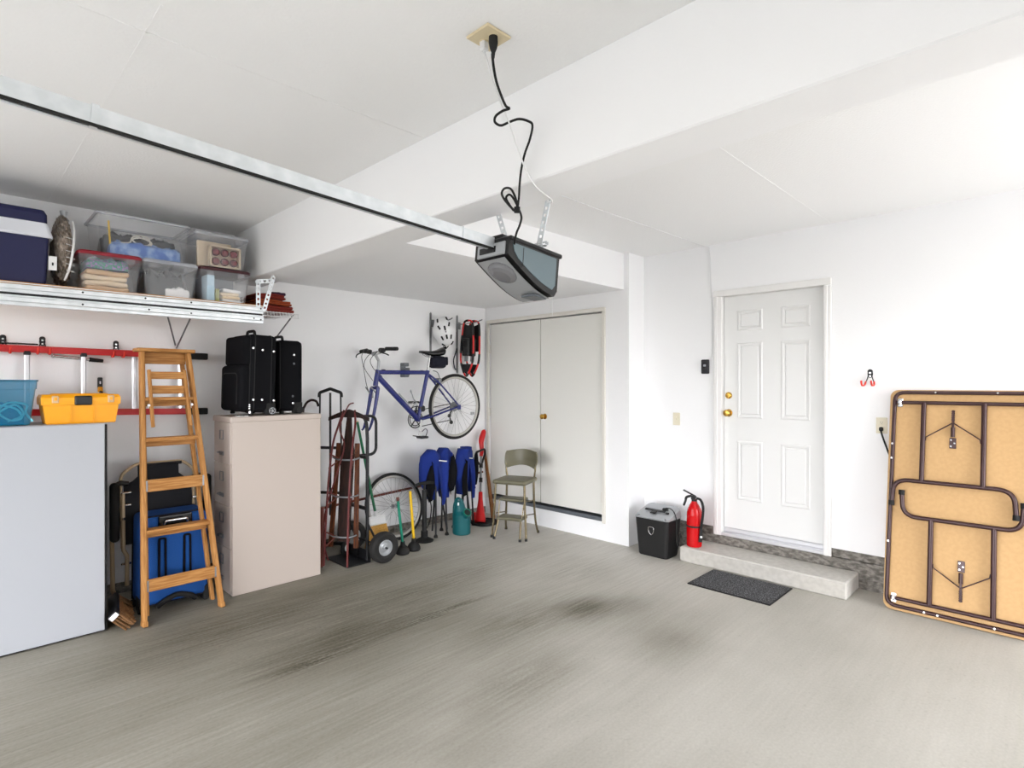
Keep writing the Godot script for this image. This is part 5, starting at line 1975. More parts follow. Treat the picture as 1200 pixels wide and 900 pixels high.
	soft(st, v(0, 0.345, 0), v(0.25, 0.60, 0.41), 0.035, Transform3D.IDENTITY, 4, func(p: Vector3): return v(p.x + (0.012 * cos(p.z * 6.0) * cos(p.y * 4.0) if p.x > 0 else 0.0), p.y, p.z * (1.0 - 0.05 * p.y)))
	done("shell", st, "suitcase_blue", o)
	st = mb()
	for s in [-1.0, 1.0]:
		tube(st, bent([v(0.115 * s, 0.05, 0.205), v(0.115 * s, 0.640, 0.200), v(0.115 * s, 0.645, -0.200), v(0.115 * s, 0.05, -0.205), v(0.115 * s, 0.05, 0.205)], 0.05, 5), 0.006, 6)
	done("piping", st, "navy_cloth", o)
	for z in [0.085, -0.065]:
		st = mb()
		tube(st, bent([v(0.139, 0.49, z), v(0.142, 0.49, z - 0.018), v(0.141, 0.225, z - 0.020), v(0.141, 0.225, z + 0.020), v(0.142, 0.49, z + 0.018), v(0.139, 0.49, z)], 0.015, 4), 0.0075, 6)
		done("strap", st, "black_cloth", o)
	st = mb()
	soft(st, v(0.132, 0.605, 0.005), v(0.020, 0.072, 0.205), 0.009)
	var hd = done("handle_plate", st, "black_gloss", o)
	st = mb()
	tube(st, bent([v(0.145, 0.585, 0.075), v(0.165, 0.610, 0.07), v(0.165, 0.610, -0.06), v(0.145, 0.585, -0.065)], 0.02, 5), 0.009, 8)
	done("handle", st, "chrome", hd)
	st = mb()
	tube(st, curve([v(0.125, 0.035, 0.11), v(0.148, 0.07, 0.07), v(0.152, 0.095, 0.0), v(0.148, 0.07, -0.08), v(0.125, 0.035, -0.12)]), 0.018, 8)
	done("foot_handle", st, "black_rubber", o)
	st = mb()
	soft(st, v(0.06, 0.055, -0.19), v(0.14, 0.11, 0.04), 0.015)
	soft(st, v(0.06, 0.055, 0.19), v(0.14, 0.11, 0.04), 0.015)
	done("corner_guard", st, "black_rubber", o)
	for z in [-0.205, 0.205]:
		for x in [0.09, -0.09]:
			st = mb()
			lathe(st, along(v(x, 0.026, z), Vector3.BACK), [[0.0, -0.012], [0.022, -0.012], [0.026, -0.006], [0.026, 0.006], [0.022, 0.012], [0.0, 0.012]], 14)
			done("wheel", st, "black_rubber", o)

	# folded lounge chair at the wall
	o = thing("folding_chair", "folded chair with dark sling and beige tube frame behind the blue suitcase", "chair", v(-4.68, 0, -1.09))
	off = v(-4.68, 0, -1.09)
	st = mb()
	tube(st, bent([v(-4.62, 0.40, -0.865), v(-4.64, 0.90, -0.855), v(-4.66, 0.965, -0.95), v(-4.66, 0.965, -1.24), v(-4.64, 0.90, -1.315), v(-4.62, 0.40, -1.305)], 0.085, 7), 0.011, 8)
	done("back_frame", st, "beige_tube", o)
	st = mb()
	sheet(st, func(a: float, b: float): return v(-4.625 - 0.035 * a + 0.02 * sin(b * PI) * (1.0 - a), 0.42 + 0.54 * a, lerpf(-0.875, -1.30, b) - (0.085 if b < 0.5 else -0.085) * smoothstep(0.74, 0.84, a) * absf(b * 2.0 - 1.0)), 20, 12, 0.008)
	done("sling", st, "mesh_cloth", o)
	st = mb()
	cyl(st, v(-4.655, 0.955, -0.965), v(-4.655, 0.955, -1.235), 0.013, 8)
	done("top_hem", st, "mesh_cloth", o)
	for z in [-0.812, -1.385]:
		st = mb()
		soft(st, v(-4.58, 0.66, z), v(0.07, 0.40, 0.055), 0.026, Transform3D.IDENTITY, 3)
		done("armrest", st, "black_rubber", o)
		st = mb()
		tube(st, curve([v(-4.60, 0.82, z), v(-4.61, 0.85, lerpf(z, -1.09, 0.12)), v(-4.615, 0.84, lerpf(z, -1.09, 0.3))]), 0.018, 8)
		done("arm_bracket", st, "black_plastic", o)
		st = mb()
		var zi = lerpf(z, -1.09, 0.17)
		tube(st, [v(-4.58, 0.78, zi), v(-4.57, 0.62, zi)], 0.012, 8)
		tube(st, bent([v(-4.57, 0.60, zi), v(-4.56, 0.40, zi), v(-4.55, 0.36, lerpf(zi, -1.09, 0.08)), v(-4.55, 0.16, lerpf(zi, -1.09, 0.08))], 0.02, 3), 0.013, 8)
		tube(st, bent([v(-4.66, 0.46, z), v(-4.64, 0.12, z), v(-4.635, 0.03, lerpf(z, -1.09, 0.1)), v(-4.63, 0.016, lerpf(z, -1.09, 0.25))], 0.05, 4), 0.014, 8)
		done("leg", st, "beige_tube", o)
		for y in [0.785, 0.70, 0.30]:
			st = mb()
			box(st, v(-4.585, y, zi - signf(zi + 1.09) * 0.02), v(0.02, 0.014, 0.06), 0.004)
			done("fitting", st, "chrome", o)
	st = mb()
	tube(st, [v(-4.635, 0.018, -0.83), v(-4.635, 0.018, -1.37)], 0.014, 8)
	done("foot_bar", st, "beige_tube", o)
	# push-broom head
	o = thing("push_broom_head", "brown bristled push broom head on the floor beside the white cabinet", "broom", v(-4.36, 0, -0.824))
	off = Vector3.ZERO
	var bt = Transform3D(Basis(v(0.985, 0.0, 0.17), v(0.10, 0.70, 0.70), v(0.0, -0.70, 0.70)).orthonormalized(), v(0.0, 0.10, 0.055))
	st = mb()
	box(st, Vector3.ZERO, v(0.40, 0.035, 0.065), 0.008, bt)
	done("block", st, "dark_metal", o)
	st = mb()
	box(st, v(0.202, 0, 0), v(0.003, 0.028, 0.05), 0.001, bt)
	done("sticker", st, "white_paper", o)
	st = mb()
	var br = RandomNumberGenerator.new()
	br.seed = 44
	for i in 22:
		for j in 4:
			var x = -0.19 + 0.38 * i / 21.0
			var b0 = bt * v(x, -0.012, -0.024 + 0.016 * j)
			var b1 = bt * v(x + br.randf_range(-0.012, 0.022), -0.125 + br.randf() * 0.012, -0.030 + 0.019 * j + br.randf_range(-0.008, 0.008))
			b1.y = maxf(b1.y, 0.004)
			tube(st, [b0, b1], 0.0065, 5)
	done("bristles", st, "brown_bristle", o).set_meta("kind", "stuff")


# an open see-through box: thin sides, bottom, a rolled rim; s is its outer size, the foot narrower by «taper»
func bin_shell(o: Node3D, s: Vector3, taper: float, m: String, ribs := true) -> void:
	var h = s * 0.5
	var st = mb()
	var rows = []
	for e in [[0.004, taper], [s.y * 0.80, lerpf(taper, 1.0, 0.75)], [s.y * 0.82, 0.985], [s.y, 1.0]]:
		var q = []
		for k in 4:
			for j in 4:
				var a = PI / 2 * (k + j / 3.0)
				var r = 0.018
				q.append(v((h.x * e[1] - r) * [1, -1, -1, 1][k] + r * cos(a), e[0], (h.z * e[1] - r) * [1, 1, -1, -1][k] + r * sin(a)))
		rows.append(q)
	for i in 3:
		for j in 16:
			face(st, [rows[i][j], rows[i][(j + 1) % 16], rows[i + 1][(j + 1) % 16], rows[i + 1][j]], v(0, s.y * 0.4, 0))
	face(st, rows[0], v(0, s.y, 0))
	done("tub", st, m, o)
	st = mb()
	var rimline = []
	for p in rows[3]:
		rimline.append(p)
	tube(st, rimline, 0.006, 6, true)
	done("rim", st, m, o)
	if ribs:
		for sz in [-1.0, 1.0]:
			st = mb()
			box(st, v(h.x * 0.985, s.y * 0.89, sz * h.z * 0.62), v(0.012, s.y * 0.14, 0.05), 0.003)
			done("rim_rib", st, m, o)


# a crumpled mound of cloth with a flat foot
func heap(o: Node3D, rx: float, rz: float, hh: float, seed_: int, m: String, called := "cloth") -> void:
	var n = FastNoiseLite.new()
	n.seed = seed_
	n.frequency = 9.0
	n.fractal_octaves = 3
	var st = mb()
	sheet(st, func(a: float, b: float):
		var ang: float = -b * TAU
		var r: float = sin(minf(a * 1.15, 1.0) * PI * 0.5)
		var x: float = rx * r * cos(ang) / maxf(absf(cos(ang)), absf(sin(ang)) * 0.9 + 0.1)
		var z: float = rz * r * sin(ang) / maxf(absf(sin(ang)), absf(cos(ang)) * 0.9 + 0.1)
		x = clampf(x, -rx, rx)
		z = clampf(z, -rz, rz)
		var f: float = clampf(1.0 - pow(maxf(a - 0.55, 0.0) / 0.45, 2.0), 0.0, 1.0)
		var y: float = hh * f * (0.80 + 0.30 * n.get_noise_2d(x * 2.2, z * 2.2) + 0.25 * absf(n.get_noise_2d(x * 5.0 + 7.0, z * 1.5)))
		return v(x, y, z), 16, 32, 0.0)
	done(called, st, m, o)


func suitcase(label: String, at: Vector3, s: Vector3, pockets: bool) -> void:
	var o = thing("suitcase", label, "suitcase", at)
	off = Vector3.ZERO
	o.rotation_degrees = Vector3(-1.5 if pockets else 0.0, 3.0, 0)
	var st = mb()
	soft(st, v(0, s.y / 2 + 0.02, 0), v(s.x, s.y, s.z), 0.04, Transform3D.IDENTITY, 4)
	done("shell", st, "black_cloth", o)
	st = mb()
	for z in ([0.5, 0.30, -0.28] if pockets else [0.5, -0.5]):
		var zz: float = s.z * z - signf(z) * (0.012 if absf(z) > 0.4 else 0.0)
		var inset: float = 0.012 if absf(z) > 0.4 else 0.001
		var hx: float = s.x * 0.5 - inset
		tube(st, bent([v(hx, s.y * 0.5, zz), v(hx, s.y + 0.02 - inset, zz), v(-hx, s.y + 0.02 - inset, zz), v(-hx, 0.02 + inset, zz), v(hx, 0.02 + inset, zz), v(hx, s.y * 0.5, zz)], 0.035, 5), 0.004, 6)
	done("zip_piping", st, "black_rubber", o)
	if pockets:
		st = mb()
		soft(st, v(0.0, 0.480, s.z / 2 + 0.004), v(s.x * 0.97, 0.225, 0.06), 0.028, Transform3D.IDENTITY, 3)
		done("top_pocket", st, "black_cloth", o)
		st = mb()
		soft(st, v(0.0, 0.200, s.z / 2 + 0.018), v(s.x * 0.97, 0.345, 0.085), 0.034, Transform3D.IDENTITY, 3)
		var pk = done("lower_pocket", st, "black_cloth", o)
		st = mb()
		tube(st, bent([v(-0.13, 0.08, s.z / 2 + 0.062), v(-0.13, 0.31, s.z / 2 + 0.062), v(0.13, 0.31, s.z / 2 + 0.062), v(0.13, 0.08, s.z / 2 + 0.062)], 0.04, 4), 0.004, 6)
		done("zip", st, "black_rubber", pk)
	st = mb()
	tube(st, bent([v(-0.07, s.y + 0.015, 0.02), v(-0.06, s.y + 0.055, 0.02), v(0.06, s.y + 0.055, 0.02), v(0.07, s.y + 0.015, 0.02)], 0.025, 5), 0.011, 8)
	done("handle", st, "black_rubber", o)
	# studs on the side towards the room
	var studs = [[0.10, 0.50], [0.03, 0.49], [-0.055, 0.485], [0.09, 0.115], [0.025, 0.115], [-0.065, 0.11]] if pockets else [[0.0, 0.47], [0.0, 0.40], [0.01, 0.085], [0.01, 0.14]]
	for q in studs:
		st = mb()
		lathe(st, along(v(s.x / 2 - 0.001, q[1], q[0] - 0.02), Vector3.RIGHT), [[0.0095, 0.0], [0.008, 0.005], [0.0, 0.006]], 10)
		done("stud", st, "chrome" if pockets or q[1] > 0.45 or q[1] < 0.1 else "grey_plastic", o)
	for x in [s.x / 2 - 0.006, -s.x / 2 + 0.006]:
		var sx = signf(x)
		st = mb()
		soft(st, v(x - sx * 0.014, 0.05, -s.z / 2 + 0.045), v(0.045, 0.10, 0.085), 0.02)
		done("wheel_guard", st, "black_rubber", o)
		st = mb()
		lathe(st, along(v(x + sx * 0.004, 0.032, -s.z / 2 + 0.035), v(sx, 0, 0)), [[0.0, -0.012], [0.032, -0.012], [0.032, 0.008], [0.026, 0.012], [0.0, 0.010]], 20)
		var wh = done("wheel", st, "black_rubber", o)
		st = mb()
		for k in 5:
			var a = TAU * k / 5
			beam(st, v(x + sx * 0.017, 0.032, -s.z / 2 + 0.035), v(x + sx * 0.017, 0.032 + 0.022 * sin(a), -s.z / 2 + 0.035 + 0.022 * cos(a)), 0.008, 0.004, Vector3.RIGHT)
		torus(st, along(v(x + sx * 0.016, 0.032, -s.z / 2 + 0.035), v(sx, 0, 0)), 0.023, 0.003, 20, 5)
		if pockets:
			done("wheel_spokes", st, "silver_plastic", wh)
		st = mb()
		box(st, v(x - sx * 0.02, 0.012, s.z / 2 - 0.03), v(0.03, 0.024, 0.03), 0.006)
		done("foot", st, "black_rubber", o)
	if pockets:
		st = mb()
		for k in 3:
			box(st, v(s.x / 2 - 0.002, 0.05 + 0.014 * k, s.z / 2 - 0.012), v(0.010, 0.010, 0.012), 0.003)
		box(st, v(s.x / 2 - 0.002, 0.022, s.z / 2 - 0.015), v(0.012, 0.022, 0.014), 0.003)
		done("zip_pull", st, "chrome", o)


# ---------------------------------------------------------------- overhead shelf and what stands on it
func storage_bin(label: String, at: Vector3, s: Vector3, lid: String) -> Node3D:
	var o = thing("storage_bin", label, "storage bin", at, "clear storage bins on the overhead shelf")
	off = Vector3.ZERO
	bin_shell(o, v(s.x, s.y - 0.02, s.z), 0.86, "bin_clear")
	var st = mb()
	loft(st, bin_ring(s, s.y - 0.026, 1.03, s.y - 0.010, 1.03, s.y, 0.97))
	done("lid", st, lid, o)
	return o


func bin_ring(s: Vector3, y0: float, w0: float, y1: float, w1: float, y2: float, w2: float) -> Array:
	var rows = []
	for e in [[y0, w0], [y1, w1], [y2, w2]]:
		var q = []
		for k in 4:
			for j in 5:
				var a = PI / 2 * (k + j / 4.0)
				var r = 0.025
				q.append(v((s.x * 0.5 * e[1] - r) * [1, -1, -1, 1][k] + r * cos(a), e[0], (s.z * 0.5 * e[1] - r) * [1, 1, -1, -1][k] + r * sin(a)))
		rows.append(q)
	return rows


func shelf_things() -> void:
	var o = thing("overhead_shelf", "long galvanised steel shelf high on the left wall, loaded with storage bins", "shelf", v(-4.60, 2.05, -0.75))
	off = v(-4.60, 2.05, -0.75)
	var st = mb()
	# two folded channels, one above the other
	for y in [2.085, 2.012]:
		bx(st, v(-4.312, y - 0.026, 0.40), v(-4.306, y + 0.030, -1.693))
		beam(st, v(-4.300, y + 0.006, 0.40), v(-4.300, y + 0.006, -1.693), 0.030, 0.014, Vector3.UP, 0.004)
		bx(st, v(-4.34, y + 0.026, 0.40), v(-4.300, y + 0.031, -1.693))
		bx(st, v(-4.34, y - 0.027, 0.40), v(-4.304, y - 0.022, -1.693))
	done("front_beam", st, "galvanised", o)
	st = mb()
	bx(st, v(-4.315, 1.99, 0.40), v(-4.335, 2.11, -1.69))
	done("beam_back", st, "dark_metal", o)
	st = mb()
	bx(st, v(-4.305, 2.106, 0.40), v(-4.915, 2.122, -1.690), 0.002)
	done("deck", st, "table_edge", o)
	for q in [[-0.60, 2.092], [-0.60, 2.018], [-0.95, 2.02], [-0.93, 2.092], [-1.20, 2.092], [-1.20, 2.018], [-1.62, 2.018], [-1.67, 2.094], [-1.67, 2.012]]:
		st = mb()
		lathe(st, along(v(-4.294, q[1], q[0]), Vector3.RIGHT), [[0.0065, 0.0], [0.005, 0.004], [0.0, 0.005]], 8)
		done("bolt", st, "dark_metal", o)
	for q in [[v(-4.305, 2.07, -1.655), v(-4.305, 2.30, -1.655), Vector3.BACK], [v(-4.32, 2.09, -1.705), v(-4.32, 2.355, -1.775), Vector3.BACK], [v(-4.312, 2.296, -1.645), v(-4.312, 2.318, -1.765), Vector3.UP]]:
		st = mb()
		perforated(st, q[0], q[1], 0.032, q[2])
		done("hanger_strap", st, "galvanised", o)
	for q in [[v(-4.912, 1.81, -1.270), v(-4.52, 2.00, -1.255)], [v(-4.912, 1.83, -1.262), v(-4.70, 2.10, -1.14)]]:
		st = mb()
		tube(st, [q[0], q[1]], 0.006, 6)
		done("brace", st, "steel_grey", o)

	# wire shelf beyond, with folded mats
	o = thing("wire_shelf", "short white wire shelf beyond the end of the galvanised shelf", "shelf", v(-4.68, 2.09, -1.86))
	off = v(-4.68, 2.09, -1.86)
	st = mb()
	for x in [-4.44, -4.68, -4.90]:
		tube(st, [v(x, 2.095, -1.70), v(x, 2.095, -2.03)], 0.004, 6)
	tube(st, [v(-4.44, 2.062, -1.70), v(-4.44, 2.062, -2.03)], 0.004, 6)
	done("rod", st, "white_plastic", o)
	for i in 14:
		st = mb()
		var z = -1.705 - 0.0245 * i
		tube(st, [v(-4.91, 2.099, z), v(-4.442, 2.099, z), v(-4.436, 2.06, z)], 0.0028, 5)
		done("wire", st, "white_plastic", o)
	st = mb()
	tube(st, [v(-4.45, 2.085, -1.985), v(-4.91, 1.86, -1.985)], 0.006, 6)
	done("brace", st, "steel_grey", o)
	var mats = [["rust_mat", 2.102, 0.055, 0.0, "folded rust-red mat, lowest of the pile on the wire shelf"], ["orange_mat", 2.162, 0.038, 0.01, "orange-brown folded mat in the middle of the pile on the wire shelf"], ["rust_mat", 2.206, 0.04, 0.035, "red-brown folded mat on top of the pile on the wire shelf"]]
	for i in 3:
		var q: Array = mats[i]
		o = thing("folded_mat", q[4], "mat", v(-4.655, q[1], -1.86 + q[3]), "folded mats on the wire shelf")
		off = Vector3.ZERO
		st = mb()
		var hh: float = q[2]
		soft(st, v(0, hh * 0.25, 0), v(0.36, hh * 0.49, 0.30 - q[3] * 2.0), hh * 0.24, Transform3D.IDENTITY, 3, func(p: Vector3): return p + v(0, 0.004 * sin(p.z * 25.0 + i), 0))
		soft(st, v(-0.005, hh * 0.75, 0.004), v(0.355, hh * 0.49, 0.295 - q[3] * 2.0), hh * 0.24, Transform3D.IDENTITY, 3, func(p: Vector3): return p + v(0, 0.004 * sin(p.z * 25.0 + i), 0))
		done("layers", st, q[0], o)
	o = thing("purple_cloth", "small dark purple cloth on the pile of rust-red mats", "cloth", v(-4.60, 2.250, -1.90))
	off = Vector3.ZERO
	heap(o, 0.08, 0.06, 0.022, 8, "purple_cloth")

	# cooler
	o = thing("cooler", "dark blue cooler with pale lid rim at the left end of the overhead shelf", "cooler", v(-4.58, 2.122, -0.17))
	off = Vector3.ZERO
	st = mb()
	var rows = bin_ring(v(0.42, 0.30, 0.56), 0.0, 0.93, 0.02, 0.955, 0.29, 1.0)
	loft(st, rows)
	done("body", st, "cooler_blue", o)
	st = mb()
	loft(st, bin_ring(v(0.43, 0.3, 0.57), 0.286, 1.04, 0.300, 1.04, 0.375, 0.96))
	bx(st, v(0.20, 0.325, -0.05), v(0.222, 0.33, 0.20), 0.002)
	done("lid_rim", st, "cooler_white", o)
	st = mb()
	loft(st, bin_ring(v(0.41, 0.3, 0.55), 0.372, 0.99, 0.43, 0.985, 0.455, 0.94))
	done("lid", st, "cooler_blue", o)
	# wreath in a bag
	o = thing("bagged_bundle", "brown bundle in a crinkled plastic bag standing between cooler and red-lidded bin", "bag", v(-4.57, 2.122, -0.527))
	off = Vector3.ZERO
	var n = FastNoiseLite.new()
	n.frequency = 5.0
	n.fractal_octaves = 4
	n.seed = 4
	st = mb()
	sheet(st, func(a: float, b: float):
		var th: float = a * PI
		var ph: float = -b * TAU
		var d = v(sin(th) * cos(ph), cos(th), sin(th) * sin(ph))
		var r: float = 1.0 + 0.16 * n.get_noise_3d(d.x * 1.3, d.y * 1.3, d.z * 0.7) + 0.10 * n.get_noise_3d(d.x * 4.0, d.y * 4.0, d.z * 2.0)
		return v(d.x * 0.20 * r, 0.250 + 0.222 * d.y * r, d.z * 0.055 * (0.5 + 0.5 * r)), 40, 48)
	done("bag", st, "brown_bag", o)
	st = mb()
	tube(st, curve([v(0.07, 0.44, -0.05), v(0.165, 0.36, -0.045), v(0.215, 0.25, -0.035), v(0.20, 0.13, -0.02), v(0.16, 0.05, 0.0)]), 0.007, 7)
	for i in 6:
		var y = 0.10 + 0.04 * i
		tube(st, [v(0.20, y, -0.045), v(0.215, y + 0.006, 0.0)], 0.0022, 5)
	done("bag_seam", st, "white_plastic", o)
	st = mb()
	loft(st, [bag_neck(0.45, 0.03), bag_neck(0.47, 0.014), bag_neck(0.505, 0.022)])
	done("bag_neck", st, "silver_plastic", o)
	st = mb()
	box(st, v(0.195, 0.14, 0.062), v(0.004, 0.085, 0.04), 0.001)
	var tg = done("tag", st, "white_paper", o)
	st = mb()
	box(st, v(0.198, 0.135, 0.062), v(0.002, 0.018, 0.008))
	done("tag_mark", st, "black_plastic", tg)

	# bins, left to right, then the upper row
	var y0 = 2.122
	storage_bin("clear storage bin with bright red lid, full of cream folded cloth", v(-4.56, y0, -0.755), v(0.40, 0.250, 0.335), "lid_red")
	cloth_stack("folded_cloth", "cream folded cloths stacked inside the red-lidded bin", v(-4.55, y0 + 0.005, -0.74), v(0.30, 0.135, 0.235), "cream_paper", "tan_paper")
	o = thing("patterned_cloth", "green and purple patterned cloth crumpled on top inside the red-lidded bin", "cloth", v(-4.55, y0 + 0.145, -0.745))
	off = Vector3.ZERO
	heap(o, 0.16, 0.115, 0.075, 5, "print_cloth")
	storage_bin("clear storage bin with see-through lid in the lower row, dark cloth inside", v(-4.56, y0, -1.096), v(0.40, 0.250, 0.33), "bin_lid_clear")
	o = thing("dark_cloth", "charcoal cloth heap inside the lower see-through lidded bin", "cloth", v(-4.55, y0 + 0.005, -1.075))
	off = Vector3.ZERO
	heap(o, 0.14, 0.115, 0.19, 6, "charcoal_cloth")
	o = thing("white_bag", "white plastic bag at the right inside the lower see-through lidded bin", "bag", v(-4.435, y0 + 0.005, -1.145))
	off = Vector3.ZERO
	heap(o, 0.035, 0.075, 0.075, 7, "white_paper", "bag")
	storage_bin("clear storage bin with dark maroon lid, nearest the shelf's right end", v(-4.56, y0, -1.448), v(0.40, 0.250, 0.34), "lid_maroon")
	single("pale_blue_box", "pale blue upright box inside the maroon-lidded bin", "box", v(-4.41, y0 + 0.006, -1.345), func(s): bx(s, v(-4.375, y0 + 0.006, -1.325), v(-4.50, y0 + 0.195, -1.375), 0.003), "pale_blue")
	single("green_booklet", "yellow-green booklet standing inside the maroon-lidded bin", "booklet", v(-4.41, y0 + 0.006, -1.40), func(s): bx(s, v(-4.385, y0 + 0.006, -1.385), v(-4.50, y0 + 0.10, -1.41), 0.002), "green_paper")
	cloth_stack("folded_cloth", "cream folded cloths stacked inside the maroon-lidded bin", v(-4.47, y0 + 0.006, -1.49), v(0.17, 0.10, 0.13), "cream_paper", "white_paper")
	single("grey_box", "grey box at the back inside the maroon-lidded bin", "box", v(-4.60, y0 + 0.006, -1.46), func(s): bx(s, v(-4.57, y0 + 0.006, -1.34), v(-4.70, y0 + 0.20, -1.57), 0.004), "grey_paper")
	var y1 = y0 + 0.252
	storage_bin("clear storage bin of red ornaments stacked on the maroon-lidded bin", v(-4.56, y1, -1.425), v(0.40, 0.245, 0.36), "bin_lid_clear")
	o = thing("ornament_box", "cream box with six red ball ornaments in the upper right bin", "box", v(-4.40, y1 + 0.008, -1.455))
	off = Vector3.ZERO
	st = mb()
	bx(st, v(-0.05, 0.0, -0.105), v(-0.044, 0.155, 0.105), 0.001)
	for q in [[0.0, 0.010, -0.105, 0.105], [0.145, 0.155, -0.105, 0.105], [0.0, 0.155, -0.105, -0.095], [0.0, 0.155, 0.095, 0.105]]:
		bx(st, v(-0.05, q[0], q[2]), v(0.012, q[1], q[3]), 0.001)
	done("tray", st, "cream_paper", o)
	var spots = ["upper left", "upper middle", "upper right", "lower left", "lower middle", "lower right"]
	for i in 6:
		var c = v(-4.412, y1 + 0.052 + 0.066 * (1 - i / 3), -1.455 + 0.062 - 0.062 * (i % 3))
		single("ornament", "dark red ball ornament, %s of the six in the cream box" % spots[i], "ornament", c, func(s): soft(s, c, v(0.056, 0.056, 0.056), 0.0279, Transform3D.IDENTITY, 6), "ornament_red", "red ball ornaments in the cream box")
	single("cream_card", "plain cream board standing behind the ornament box in the upper right bin", "board", v(-4.50, y1 + 0.008, -1.40), func(s): bx(s, v(-4.47, y1 + 0.006, -1.29), v(-4.50, y1 + 0.20, -1.52), 0.002), "cream_paper")
	# large tub across two bins
	o = thing("large_clear_tub", "large open clear tub of clothes resting on the red-lidded bin and its neighbour", "tub", v(-4.66, y1, -0.965))
	off = Vector3.ZERO
	bin_shell(o, v(0.42, 0.27, 0.53), 0.92, "bin_clear", false)
	st = mb()
	var edge = []
	for k in 4:
		for j in 4:
			var a = PI / 2 * (k + j / 3.0)
			edge.append(v(0.195 * [1, -1, -1, 1][k] + 0.022 * cos(a), 0.268, 0.250 * [1, 1, -1, -1][k] + 0.022 * sin(a)))
	tube(st, edge, 0.010, 6, true)
	done("lip", st, "bin_lid_clear", o)
	o = thing("grey_clothes", "charcoal clothes heaped at the back of the large clear tub", "clothes", v(-4.71, y1 + 0.006, -0.97))
	off = Vector3.ZERO
	heap(o, 0.125, 0.220, 0.185, 12, "charcoal_cloth")
	o = thing("blue_shirts", "light blue crumpled shirts at the front of the large clear tub", "clothes", v(-4.525, y1 + 0.006, -0.975))
	off = Vector3.ZERO
	heap(o, 0.055, 0.210, 0.105, 13, "blue_shirt")
	o = thing("white_rope", "coil of white rope on the blue shirts in the large clear tub", "rope", v(-4.53, y1 + 0.10, -0.93))
	off = Vector3.ZERO
	st = mb()
	tube(st, curve([v(0.03, 0.0, 0.13), v(0.03, 0.01, 0.05), v(0.02, 0.05, 0.03), v(0.02, 0.07, -0.01), v(0.02, 0.06, -0.06), v(0.03, 0.02, -0.07), v(0.03, 0.0, -0.02), v(0.02, 0.035, 0.03), v(0.02, 0.055, -0.02), v(0.03, 0.03, -0.08), v(0.03, 0.0, -0.05), v(0.03, 0.005, 0.06)], 6), 0.005, 7)
	done("coil", st, "rope_white", o)
	single("yellow_stick", "thin yellow stick upright at the left corner of the large clear tub", "stick", v(-4.48, y1 + 0.006, -0.765), func(s): tube(s, [v(-4.49, y1 + 0.006, -0.775), v(-4.50, y1 + 0.235, -0.765)], 0.006, 7), "yellow_paint")


func bag_neck(y: float, r: float) -> Array:
	var q = []
	for i in 10:
		q.append(v(0.03 + r * cos(TAU * i / 10) * (1.0 + 0.3 * (i % 2)), y, -0.01 + r * sin(TAU * i / 10)))
	return q


func cloth_stack(called: String, label: String, at: Vector3, s: Vector3, m0: String, m1: String) -> void:
	var o = thing(called, label, "cloth", at)
	off = Vector3.ZERO
	for i in 4:
		var st = mb()
		var hh = s.y / 4.0
		soft(st, v(0.004 * (i % 2), hh * (i + 0.5), 0.006 * (i % 3) - 0.006), v(s.x, hh * 0.98, s.z), hh * 0.48, Transform3D.IDENTITY, 3, func(p: Vector3): return p + v(0, 0.003 * sin(p.z * 30.0 + i * 2.0), 0))
		done("fold", st, m0 if i % 3 else m1, o)


